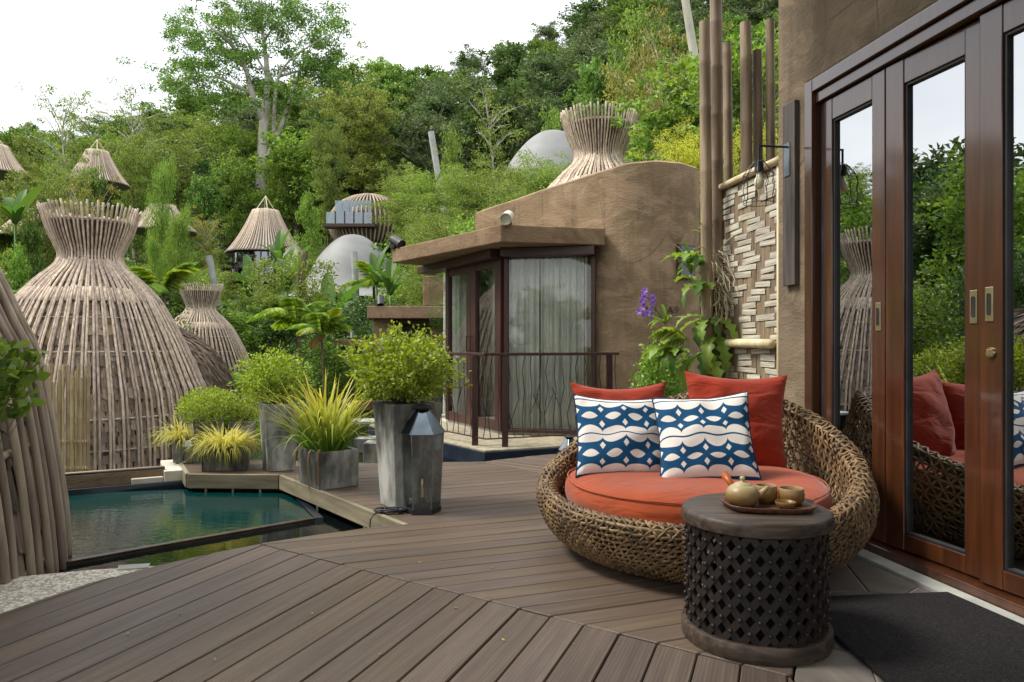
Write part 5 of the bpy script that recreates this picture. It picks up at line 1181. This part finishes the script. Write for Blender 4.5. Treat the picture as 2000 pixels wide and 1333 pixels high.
# ------------------------------------------------------------------ single trees
one = [('featherhi', 712, 67, 130, 'standing over the dark pod villa', 115), ('feather', 782, 56, 300, 'hiding one side of the dark pod villa', 40), ('feather', 158, 54, 288, 'veiling the tent roof above the gourd', 45), ('feather', 640, 63, 200, 'behind the vine-clad tree', 55),
 ('cone', 322, 30, 288, 'above the distant gourd hut', 50), ('cone', 352, 27, 392, 'in front of the taller columnar one', 55), ('cone', 300, 26, 445, 'low beside the large gourd crown', 34),
 ('bright', 602, 50, 366, 'clad in vines beside the spired tent roof', 38), ('bright', 882, 42, 232, 'rising behind the slanting grey pole', 38), ('bright', 1078, 44, 196, 'next to the gourd crown on the hill', 45), ('mid', 1180, 50, 120, 'behind the gourd crown on the hill', 75),
 ('sparse', 960, 58, 168, 'before the dark forest', 85), ('olive', 1255, 34, 70, 'leaning out above the hill gourd crown', 120), ('olive', 1300, 30, 0, 'at the top of the slope', 120), ('bright', 1290, 40, 90, 'below the olive trees on the slope', 80), ('bright', 1240, 60, 0, 'high on the slope under the skyline', 75),
 ('sparse', 130, 72, 160, 'sticking out against the white sky', 80), ('sparse', 262, 70, 165, 'next to the tallest tree', 75), ('feather', 40, 66, 222, 'above the tent roof cut by the frame', 80), ('feather', 265, 64, 250, 'just behind the half hidden tent roof', 60),
 ('feather', 80, 42, 300, 'spreading over the low slatted tent roof', 85), ('olive', 165, 38, 330, 'over the crown of the large gourd hut', 60), ('mid', 400, 64, 330, 'behind the columnar tree', 50), ('olive', 405, 50, 400, 'with reddish tips beside the spired tent', 38), ('bright', 455, 68, 290, 'under the tallest tree', 50), ('bright', 548, 70, 280, 'beside the tallest trunk', 45),
 ('feather', 128, 52, 290, 'in front of the half hidden tent roof', 62), ('mid', 182, 50, 330, 'covering half of the tent above the gourd', 34), ('feather', 15, 46, 340, 'below the tent roof cut by the frame', 60), ('mid', 172, 40, 425, 'right behind the large gourd crown', 34), ('bright', 28, 24, 468, 'between the two nearer gourd huts', 42), ('mid', 60, 36, 430, 'behind the low bright tree by the huts', 36)]
for k, px, d, top, wh, hw in one: plant(k, px, d, top, wh, None, hw=hw)
# pale stems at the top right
def stem(pts, r0, r1, name, label, bark='palebark', tips=(), leaf='lf_olive', n=40, clr=.6, lsz=.16):
    b = Vector(pts[0]); t = thing(name, label, 'tree', b); tk = Geo().tube([Vector(p)-b for p in catmull([tuple(p) for p in pts], 4)], list(np.linspace(r0, r1, (len(pts)-1)*4+1)), 9); obj('trunk', tk, M[bark], t, smooth=True)
    if len(tips):
        g = np.random.default_rng(3); tp = np.array([list(Vector(p)-b) for p in tips]); cs = np.repeat(tp, n, 0); rel = nrm(g.normal(size=cs.shape))*(g.random(len(cs))[:, None]**.5)*clr; rel[:, 2] *= .5
        link('crown', npmesh('crown', leafverts(cs+rel, rel+g.normal(size=cs.shape)*.3, lsz*g.uniform(.6, 1.2, len(cs)), .4, g), 4, M[leaf]), t)
    return t
stem([P(1380, 300, 24), P(1362, 150, 24), P(1348, 60, 24), P(1330, -60, 24), P(1320, -200, 24)], .17, .11, 'tree', 'smooth pale grey tree trunk leaning at the top of the slope', tips=[P(1330+rt.uniform(-160, 120), -160+rt.uniform(-120, 60), 24+rt.uniform(-2, 2)) for _ in range(40)])
# ------------------------------------------------------------------ the tallest tree: pale trunk, wide open crown
DB = 76; bt = P(509, 470, DB); bt.z = terrain(bt.x, DB); big = thing('tall_tree', 'tallest tree with pale forked trunk and open crown against the sky', 'tree', bt)
gb = np.random.default_rng(5); tk = Geo(); tips = []
def limb(pix, r0, r1, dz=0.0):
    n = len(pix); pts = [P(x, y, DB+dz*k/(n-1)+(rt.uniform(-.8, .8) if k else 0)) for k, (x, y) in enumerate(pix)]; c = [Vector(q)-bt for q in catmull([tuple(p) for p in pts], 4)]
    tk.tube(c, list(np.linspace(r0, r1, len(c))), 7); return c
tr0 = [P(509, 470, DB), P(510, 360, DB), P(514, 260, DB), P(520, 200, DB)]; tr0[0] = bt.copy(); c = [Vector(q)-bt for q in catmull([tuple(p) for p in tr0], 4)]; tk.tube(c, list(np.linspace(.62, .44, len(c))), 9)
L_ = [limb([(516, 240), (495, 190), (478, 130), (452, 88), (420, 60), (395, 40)], .36, .08, -4), limb([(520, 200), (522, 140), (515, 80), (508, 20), (500, -50)], .36, .06, 3), limb([(520, 310), (548, 250), (572, 180), (590, 130), (612, 80)], .3, .07, 4),
      limb([(535, 280), (537, 200), (545, 150), (575, 110), (640, 70)], .22, .06, -5), limb([(492, 185), (455, 165), (415, 150), (370, 165), (340, 180)], .2, .05, -3), limb([(478, 130), (440, 110), (405, 95), (350, 60)], .16, .04, 5), limb([(545, 150), (590, 138), (640, 140), (670, 160)], .15, .04, 2), limb([(515, 80), (545, 40), (580, 10)], .13, .04, -3), limb([(452, 88), (450, 40), (440, 0)], .13, .04, 0), limb([(530, 160), (500, 110), (470, 60), (462, 20)], .14, .04, 5)]
for c in L_:
    for _ in range(22):
        k = rt.randrange(max(3, int(len(c)*.35)), len(c)); tips.append(np.array(c[k])+gb.normal(size=3)*np.array([1.6, 1.6, 1.0]))
for (x, y, r) in ((395, 95, 45), (350, 60, 35), (345, 165, 35), (400, 160, 45), (450, 200, 40), (430, 50, 40), (490, 30, 45), (550, 40, 45), (600, 60, 45), (640, 100, 40), (660, 150, 28), (600, 130, 35), (470, 110, 35), (370, 120, 30), (560, -10, 45), (470, -20, 45), (640, 40, 30), (520, -40, 50)):
    for _ in range(16): tips.append(np.array(P(x+gb.normal()*r*.6, y+gb.normal()*r*.45, DB+gb.normal()*3)-bt))
tips = np.array(tips); cs = np.repeat(tips, 80, 0); rel = nrm(gb.normal(size=cs.shape))*(gb.random(len(cs))[:, None]**.5)*.95; rel[:, 2] *= .55
link('crown', npmesh('crown', leafverts(cs+rel, rel+gb.normal(size=cs.shape)*.4, .29*gb.uniform(.6, 1.25, len(cs)), .5, gb), 4, M['lf_mid']), big); obj('trunk', tk, M['palebark'], big, smooth=True)
# ------------------------------------------------------------------ shrubs filling the foot of the slope
CAP = [(-400, 470), (0, 470), (270, 480), (300, 455), (420, 470), (440, 552), (600, 556), (620, 575), (760, 560), (800, 440), (900, 400), (1000, 380), (1110, 350), (1300, 300), (1500, 250)]
for d in (12.6, 14.5, 17, 20, 23.5, 27.5, 32, 38, 45, 54):
    px = -260+rt.uniform(0, 80)
    while px < 1420:
        x = (px-CX)/F*d; cap = float(np.interp(px, [a[0] for a in CAP], [a[1] for a in CAP]))+rt.uniform(0, 45); zb = terrain(x, d); h = rt.uniform(1.5, 3.2)*(1+d*.012)
        top = max(HY-(zb+h-1)/d*F, cap); step = rt.uniform(1.5, 2.1)/d*F; ok = True
        if 285 < px < 520 and d < 27: ok = False
        if 520 <= px < 575 and d < 27: ok = False
        if 670 < px < 905 and d < 16.5: ok = False
        if px > 880 and d < 14: ok = False
        if -80 < px < 420 and d < 15: ok = False
        if ok: plant('fine' if d < 22 else rt.choice(['shrub', 'shrubd', 'shrubb', 'shrub', 'shrubf', 'fine']), px, d+rt.uniform(-.6, .6), top, 'at the foot of the slope', 'shrubs at the foot of the slope', rt.uniform(.9, 1.35), minh=.7)
        px += step
for px, d, top in ((800, 25, 315), (845, 23, 300), (905, 21, 318), (955, 22, 292), (1010, 19, 300), (1062, 18, 296), (880, 17, 372), (940, 16.5, 372), (1000, 16, 350), (830, 19, 395), (1085, 21, 275), (1045, 15.5, 330)):
    plant('shrubf', px, d, top, 'on the bank behind the pavilion roof', 'feathery shrubs on the bank behind the pavilion', hw=rt.uniform(75, 100), z=max(terrain((px-CX)/F*d, d), 1-(top-HY)/F*d-2.9))
for px, d, top in ((1300, 12.6, 200), (1345, 12.0, 130), (1400, 11.5, 110), (1450, 11.8, 70), (1500, 11.2, 60), (1360, 13.5, 80)):
    plant('plumeria', px, d, top, 'above the brown curved wall', 'frangipani bushes above the brown wall', hw=95, z=1-(top-HY)/F*d-2.1)
for px, d, top in ((1320, 10.8, 255), (1365, 10.6, 268), (1445, 10.6, 250), (1500, 10.6, 240), (1345, 11.4, 235)):
    plant('yellow', px, d, top, 'along the top of the brown wall', 'yellow flowered shrubs along the wall', hw=62, z=1-(top-HY)/F*d-1.1)
# ground cover on the slope
gg = np.random.default_rng(8); n = 42000; px = gg.uniform(-500, 1650, n); d = np.exp(gg.uniform(math.log(11.5), math.log(132), n)); keep = ~((px > 660) & (px < 950) & (d < 16.5)) & ~((px > 950) & (d < 11.5)); px = px[keep]; d = d[keep]
x = (px-CX)/F*d; z = np.array([terrain(a, b) for a, b in zip(x, d)])+gg.uniform(0, .25, len(d))*(1+d*.02)
c = np.stack([x, d, z], 1); dr = gg.normal(size=c.shape); dr[:, 2] = np.abs(dr[:, 2])+.4
stuff(tag(link('ground_cover', npmesh('ground_cover', leafverts(c, dr, (.1+.0085*d)*gg.uniform(.6, 1.3, len(d)), .6, gg), 4, M['lf_mid'])), 'low green ground cover over the hillside', 'ground cover'))
# ------------------------------------------------------------------ banana plants and palms
def bananaleaf(seed, L, w_, bend):
    def fn(u, v_):
        a = v_; ww = w_*(math.sin(PI*min(1, .08+a*.95))**.6)*(1 if a < .9 else (1-a)*10+.02); s = u*2-1
        return (L*a*math.cos(bend*a*.6), s*ww*.5, L*(a*.95-bend*a*a*.75)+abs(s)*ww*.16)
    return mesh('leaf', Geo().grid(7, 14, fn), M['lf_banana'])
BL = [bananaleaf(1, 1.9, .5, .5), bananaleaf(2, 1.7, .45, .85), bananaleaf(3, 1.5, .42, 1.1)]
def banana(px, d, zt, n, s, where):
    x = (px-CX)/F*d; zb = terrain(x, d)-.1; top = 1-(zt-HY)/F*d-.9*s; t = thing('banana_plant', 'banana plant with arching paddle leaves '+where, 'banana plant', (x, d, zb))
    h = max(.3, top-zb); obj('stem', Geo().tube([(0, 0, 0), (.04, 0, h*.6), (0, 0, h)], [.11*s, .09*s, .05*s], 8), M['lf_banana'], t, smooth=True)
    for i in range(n): link('leaf', BL[i % 3], t, loc=(0, 0, h-.05), rot=(0, rt.uniform(-.75, -.05), i*2.4+rt.uniform(-.3, .3)), scale=s*rt.uniform(.8, 1.1))
banana(487, 30, 540, 9, .9, 'left of the spired tent balcony'); banana(545, 33, 478, 7, .95, 'in front of the spired tent'); banana(560, 27, 520, 8, 1.0, 'before the swept eave of the dome'); banana(735, 27, 520, 8, .75, 'in front of the grey dome'); banana(762, 24, 535, 8, .75, 'right of the grey dome'); banana(672, 26, 572, 8, .7, 'at the foot of the grey dome'); banana(640, 20, 590, 8, .8, 'amid the shrubs left of the canopy')
banana(505, 29, 590, 7, .9, 'right of the distant gourd hut'); banana(30, 36, 395, 8, 1.2, 'behind the near gourd hut')
def frond(L, seed, mat):
    g = np.random.default_rng(seed); v = []; f = []; G_ = Geo(); sp = [(L*a*(1-.1*a), 0, L*(.75*a-.85*a*a)) for a in np.linspace(0, 1, 12)]; G_.tube(sp, list(np.linspace(.014, .003, 12)*L), 4)
    for k in range(3, 44):
        a = k/44; b = np.array([L*a*(1-.1*a), 0, L*(.75*a-.85*a*a)]); l = L*.36*math.sin(PI*(.12+a*.82))
        for s in (-1, 1):
            dr = np.array([.45, s*.8, -.35+g.uniform(-.1, .1)]); dr /= np.linalg.norm(dr); p2 = b+dr*l*.55; p3 = b+dr*l+np.array([0, 0, -.2*l]); w_ = np.array([.016*L, 0, 0])
            G_.add([b-w_, b+w_, p2+w_, p3, p2-w_], [(0, 1, 2, 3, 4)])
    return mesh('frond', G_, M[mat])
FR = [frond(1.2, 1, 'lf_bright'), frond(1.1, 2, 'lf_lime')]; FD = frond(1.0, 3, 'lf_dry')
def palm(px, d, py, n, s, where, dry=0):
    x = (px-CX)/F*d; zb = terrain(x, d)-.1; h = 1-(py-HY)/F*d-zb; t = thing('palm', 'small feather palm '+where, 'palm', (x, d, zb))
    obj('trunk', Geo().tube([(0, 0, 0), (.05, .02, h*.5), (0, 0, h)], [.07*s, .05*s, .04*s], 8), M['bark'], t, smooth=True)
    for i in range(n): link('frond', FR[i % 2], t, loc=(0, 0, h), rot=(0, rt.uniform(-.9, .1), i*2.4), scale=s*rt.uniform(.8, 1.1))
    for i in range(dry): link('frond', FD, t, loc=(0, 0, h-.05), rot=(0, .55, 4.4+i*1.3), scale=s*.7)
palm(628, 13.5, 652, 9, .62, 'with a dry orange frond behind the tall grass', 1); palm(580, 15, 630, 8, .9, 'behind the potted bush', 0); palm(512, 30, 625, 9, 1.3, 'right of the distant gourd hut'); palm(320, 20, 570, 9, 1.2, 'between large and distant gourd huts'); palm(730, 30, 560, 9, 1.3, 'under the grey dome')
# dark slim trunk standing among the shrubs
b = P(592, 700, 17); stem([(b.x, 17, terrain(b.x, 17)-.1), P(590, 600, 17), P(588, 540, 17), P(596, 490, 17)], .14, .08, 'tree', 'dark slim trunk with feathery sprays before the grey dome', 'bark', [P(588+rt.uniform(-95, 75), 545+rt.uniform(-45, 55), 17+rt.uniform(-.8, .8)) for _ in range(44)], 'lf_feather', 70, .3, .09)
# ================================================================== POTTED BUSHES AND GRASSES
def bush(par, c, rx, ry, rz, n, leaf, mat, seed, lump=.26, stems=24, base=None, aspect=.55, name='foliage'):
    g = np.random.default_rng(seed); d = nrm(g.normal(size=(n, 3))); az = np.arctan2(d[:, 1], d[:, 0]); el = np.arcsin(d[:, 2])
    lum = 1+lump*(np.sin(az*3+seed)*np.cos(el*4+1)+.7*np.sin(az*7+2*seed)*np.sin(el*6)+.5*np.sin(az*13)*np.cos(el*11+seed))
    r = (g.random(n)**.34)*lum*np.where(g.random(n) < .03, 1.12, 1); p = d*np.array([rx, ry, rz])*r[:, None]+np.array(c); low = p[:, 2] < c[2]-rz*.8; p[low, 2] = c[2]-rz*.8+g.random(low.sum())*.1
    dirs = d*np.array([1, 1, .7])+g.normal(size=d.shape)*.7
    link(name, npmesh(name, leafverts(p, dirs, leaf*g.uniform(.6, 1.25, n), aspect, g), 4, M[mat]), par)
    b = Vector(base if base else (c[0], c[1], c[2]-rz)); tk = Geo()
    for k in range(stems):
        e = Vector(p[g.integers(n)]); m_ = b.lerp(e, .5)+Vector(g.normal(size=3)*.1*rx); tk.tube([b+Vector((g.normal()*.03, g.normal()*.03, 0)), m_, e], [.0055, .0035, .0015], 4, cap=False)
    obj('stems', tk, M['bark'], par)
def potted(loc, label, *a, **k):
    t = thing('potted_bush', label, 'bush', loc); bush(t, *a, **k); return t
potted(PL1+Vector((0, 0, .6)), 'large round lime green bush in the tall planter beside the lantern', (-.03, 0, .245), .33, .30, .235, 6400, .032, 'lf_lime', 1, base=(0, 0, -.01))
potted(PL2+Vector((0, 0, .49)), 'rounded lime green bush in the tall planter between the grass troughs', (-.05, 0, .235), .27, .27, .225, 4200, .03, 'lf_lime', 2, base=(0, 0, -.01))
potted(PL3+Vector((0, 0, .38)), 'tight clipped round green bush behind the yellow grass trough', (-.0, 0, .13), .265, .24, .18, 5200, .022, 'lf_lime', 3, lump=.06, base=(0, 0, -.01))
potted(PL4+Vector((0, 0, .34)), 'small loose bush next to the clipped round one', (.02, 0, .12), .14, .14, .16, 1300, .022, 'lf_lime', 4, base=(0, 0, -.01))
def grass(loc, label, n, ax, ay, l0, l1, lean, w_, mat, seed, droop=.5, rot=0, dry=.06):
    g = np.random.default_rng(seed); t = thing('grass_clump', label, 'grass', loc, (0, 0, rot)); vs = []; dr = []; m_ = 7
    for k in range(n):
        a = g.uniform(0, 2*PI); q = math.sqrt(g.random()); b = Vector((ax*q*math.cos(a), ay*q*math.sin(a), 0)); L = g.uniform(l0, l1); az = a+g.normal()*.5; le = lean*(.15+q)*g.uniform(.4, 1.3); bend = droop*g.uniform(.2, 1.5)
        p = b.copy(); pts = [p.copy()]; el = PI/2-le
        for s in range(m_): p = p+Vector((math.cos(az)*math.cos(el), math.sin(az)*math.cos(el), math.sin(el)))*L/m_; pts.append(p.copy()); el -= bend/m_*(1+s*.35)
        sd = Vector((-math.sin(az), math.cos(az), 0)); ww = w_*g.uniform(.7, 1.2)
        for s in range(m_):
            w0 = ww*(1-(s/m_)**2.2)*.5*(.6 if s == 0 else 1); w1 = ww*(1-((s+1)/m_)**2.2)*.5; (vs if g.random() >= 0 else dr).extend([pts[s]-sd*w0, pts[s]+sd*w0, pts[s+1]+sd*w1, pts[s+1]-sd*w1])
    # joined blades share vertices so that each blade has one tint
    v = np.array([list(x) for x in vs]); nb = n; me = bpy.data.meshes.new('blades'); V = []; Fc = []
    for k in range(nb):
        o = len(V)
        for s in range(m_):
            q = v[(k*m_+s)*4:(k*m_+s)*4+4]
            if s == 0: V += [q[0], q[1]]
            V += [q[3], q[2]]
            i = o+2*s; Fc.append((i, i+1, i+3, i+2))
    gg_ = Geo(); gg_.v = [tuple(x) for x in V]; gg_.f = Fc; obj('blades', gg_, M[mat], t, smooth=True)
    return t
def grassmat(name, root, tip, h0, h1, trans=.4):
    t = NT(name); sep = t.node('ShaderNodeSeparateXYZ'); t.l.new(t.coord('Object'), sep.inputs[0]); x = t.node('ShaderNodeMapRange'); t.l.new(sep.outputs[2], x.inputs[0]); x.inputs[1].default_value = h0; x.inputs[2].default_value = h1
    gm = t.node('ShaderNodeNewGeometry'); c = t.ramp(x.outputs[0], [(0, root), (1, tip)]); c = t.hsv(c, t.rng(gm.outputs['Random Per Island'], .485, .51), None, t.rng(gm.outputs['Random Per Island'], .7, 1.25)); t.fin(c, .45, .3)
    tr = t.node('ShaderNodeBsdfTranslucent'); t.l.new(c, tr.inputs[0]); ms = t.node('ShaderNodeMixShader'); ms.inputs[0].default_value = trans; t.l.new(t.b.outputs[0], ms.inputs[1]); t.l.new(tr.outputs[0], ms.inputs[2]); t.l.new(ms.outputs[0], t.out.inputs[0]); return t.m
M['gr1'] = grassmat('tall grass', (.1,.24,.025), (.66,.58,.07), .05, .5); M['gr2'] = grassmat('yellow tuft', (.3,.33,.04), (.72,.66,.14), -.08, .12)
grass(TR1+Vector((-.02, 0, .215)), 'tall fountain of yellow green strap grass in the low trough', 250, .11, .14, .38, .78, .62, .02, 'gr1', 1, .75, R(38))
grass(TR2+Vector((0, 0, .15)), 'bright yellow tufted grass spilling over the low trough', 620, .13, .09, .2, .34, .95, .008, 'gr2', 2, 1.5, R(14))
grass(TR3+Vector((-.06, 0, .17)), 'yellow grass tuft at the corner of the planter deck', 240, .07, .07, .2, .34, .95, .008, 'gr2', 3, 1.6)
# dry blades hanging over the tall grass trough
t = thing('dry_leaves', 'withered orange blades hanging over the grass trough', 'dry leaves', TR1+Vector((0, 0, .24)))
for k, (a, l) in enumerate(((-1.9, .24), (-2.3, .2), (-2.6, .26), (2.9, .18), (-1.6, .22))):
    c, s = math.cos(a), math.sin(a); obj('leaf', Geo().grid(2, 7, lambda u, v_: (c*(.12+.12*math.sin(v_*2.2))+(u-.5)*.012*s, s*(.15+.12*math.sin(v_*2.2))-(u-.5)*.012*c, .08*math.sin(v_*3)-l*v_*v_)), M['lf_dry'], t)
# leafy branch reaching in beside the near hut
bb = Vector((-2.07, 2.3, -.01)); lb = thing('leafy_shrub', 'round leaved green shrub reaching in beside the near gourd hut', 'shrub', bb)
cc = P(-25, 745, 2.85)-bb; bush(lb, tuple(cc), .19, .16, .185, 520, .055, 'lf_bright', 9, lump=.2, stems=18, base=(0, 0, .02), aspect=.8)
# ------------------------------------------------------------------ orchids, ferns and bush on the end of the screen
ob = P(1392, 560, 5.05)
op = thing('orchid_plant', 'hanging orchid with grey aerial roots on the end of the woven screen', 'orchid', ob); r5 = random.Random(15)
obj('moss_mount', Geo().grid(20, 12, lambda u, v_: ((.06+.015*math.sin(u*19+v_*9))*math.sin(PI*v_)**.6*math.cos(2*PI*u), (.05+.012*math.sin(u*25))*math.sin(PI*v_)**.6*math.sin(2*PI*u), -.32+.42*v_), True), M['bark'], op, smooth=True)
rg = Geo()
for k in range(110):
    a = r5.uniform(-.9, 1.2); z = r5.uniform(-.12, .22); p = Vector((r5.uniform(-.03, .06), -.05, z)); pts = [p.copy()]; v_ = Vector((r5.uniform(-.3, 1.0), r5.uniform(-.7, .1), r5.uniform(-.9, .35))).normalized()
    for s in range(7): v_ = (v_+Vector((r5.uniform(-.45, .45), r5.uniform(-.3, .2), r5.uniform(-.55, .15)))).normalized(); p = p+v_*r5.uniform(.02, .05); pts.append(p.copy())
    rg.tube(pts, r5.uniform(.0022, .0036), 4)
stuff(obj('aerial_roots', rg, M['root'], op))
def strap(L, w_, bend, lobes=0):
    def fn(u, v_):
        ww = w_*(math.sin(PI*(.1+.86*v_))**.5)*(1+(.45*math.sin(v_*lobes*2*PI) if lobes else 0)); s = u*2-1
        return (L*v_*math.cos(bend*v_*.7), s*ww*.5, L*(v_*.6-bend*v_*v_*.8)+abs(s)*ww*.2)
    return Geo().grid(5, 18, fn)
ST = [mesh('leaf', strap(.26, .026, .5), M['lf_mid'], True), mesh('leaf', strap(.22, .03, .9), M['lf_bright'], True)]
FL = [mesh('frond', strap(.36, .075, .9, 5), M['lf_bright'], True), mesh('frond', strap(.3, .06, 1.3, 4), M['lf_banana'], True)]
def rosette(par, loc, n, s, tilt, az0, spread, ms, nm):
    for k in range(n): link(nm, ms[k % len(ms)], par, loc=loc, rot=(r5.uniform(-.3, .3), tilt+r5.uniform(-.35, .35), az0+(k/(n-1)-.5)*spread+r5.uniform(-.15, .15)), scale=s*r5.uniform(.75, 1.15))
toob = lambda px, py, d: P(px, py, d)-ob
rosette(op, toob(1350, 535, 5.0), 10, 1.0, -.5, PI*1.1, 3.6, ST, 'leaf'); rosette(op, toob(1300, 632, 4.95), 9, .85, -.2, PI*1.1, 3.4, ST, 'leaf'); rosette(op, toob(1378, 470, 5.0), 7, .7, -1.0, PI, 3.0, ST, 'leaf')
st_ = Geo().tube([toob(1300, 635, 4.95), toob(1285, 610, 4.93), toob(1265, 580, 4.92)], .004, 5); fs = obj('flower_stem', st_, M['lf_mid'], op)
ptm = mesh('petal', strap(.03, .013, .4), M['lf_violet'], True)
for k in range(20):
    c_ = toob(1262+r5.uniform(-16, 18), 592+r5.uniform(-24, 26), 4.92+r5.uniform(-.03, .03)); fo = bpy.data.objects.new('flower', None); C.objects.link(fo); fo.parent = op; fo.location = c_; fo.rotation_euler = (r5.uniform(-.5, .5)+PI/2, r5.uniform(-.5, .5), r5.uniform(-1, 1))
    for j in range(5): link('petal', ptm, fo, rot=(0, -.35, j*2*PI/5))
fp = thing('fern', 'staghorn fern with pale lobed fronds under the hanging orchid', 'fern', P(1375, 600, 5.0)); fl_ = P(1375, 600, 5.0)
for px, py, n, tl, az, sp, s in ((1370, 520, 6, -.4, PI*1.05, 2.2, .85), (1372, 570, 7, -.2, PI*1.1, 2.6, .9), (1385, 625, 7, .3, PI*1.2, 2.6, 1.0), (1375, 690, 6, .9, PI*1.3, 3.4, 1.1), (1395, 650, 5, 1.1, PI*1.6, 1.8, 1.0)):
    rosette(fp, P(px, py, 4.98)-fl_, n, s, tl, az, sp, FL, 'frond')
rosette(fp, P(1330, 690, 4.95)-fl_, 9, .9, .2, PI, 2.4, [FR[1]] if False else FL, 'frond')
pf = thing('areca_frond', 'arching yellow green palm frond below the hanging orchid', 'palm frond', P(1345, 665, 4.98)); link('frond', FR[1], pf, rot=(.3, -.2, PI*1.15), scale=.33); link('frond', FR[1], pf, rot=(-.3, .3, PI*.9), scale=.28)
pb_ = Vector((P(1300, 672, 5.5).x, 5.5, 0)); planter(pb_, .3, .2, .16, .5, 'dark planter behind the daybed holding a fresh green bush', 'tall_planter')
potted(pb_+Vector((0, 0, .46)), 'fresh green bush standing behind the pillows of the daybed', (-.03, 0, .3), .2, .2, .27, 2600, .034, 'lf_bright', 12, base=(0, 0, -.01))
# fallen leaves on the deck
r6 = random.Random(31); lfm = [mesh('fallen_leaf', Geo().add([(-.011, 0, 0), (0, .005, .002), (.012, 0, .001), (0, -.005, .002)], [(0, 1, 2, 3)]), M['lf_dry']), mesh('fallen_leaf', Geo().add([(-.009, 0, 0), (0, .004, .001), (.009, .001, .003), (0, -.004, .001)], [(0, 1, 2, 3)]), M['lf_yellow'])]
for px, py in ((577, 1086), (325, 1143), (668, 1102), (712, 976), (730, 985), (746, 995), (702, 953), (770, 1010), (983, 1252), (742, 1280), (665, 1000), (470, 924), (520, 925), (860, 1030), (1000, 965), (940, 1030), (610, 1200), (250, 1240), (480, 1150), (890, 1190), (690, 1060), (1120, 1260), (420, 1290), (60, 1250), (820, 1100), (960, 1110), (590, 1130), (350, 1200)):
    p = G(px, py); tag(link('fallen_leaf', lfm[r6.randrange(2)], loc=(p.x, p.y, .004), rot=(0, 0, r6.uniform(0, 6)), scale=r6.uniform(.6, 1.1)), 'tiny dry leaf lying on the deck boards', 'leaf', 'dry leaves on the deck')
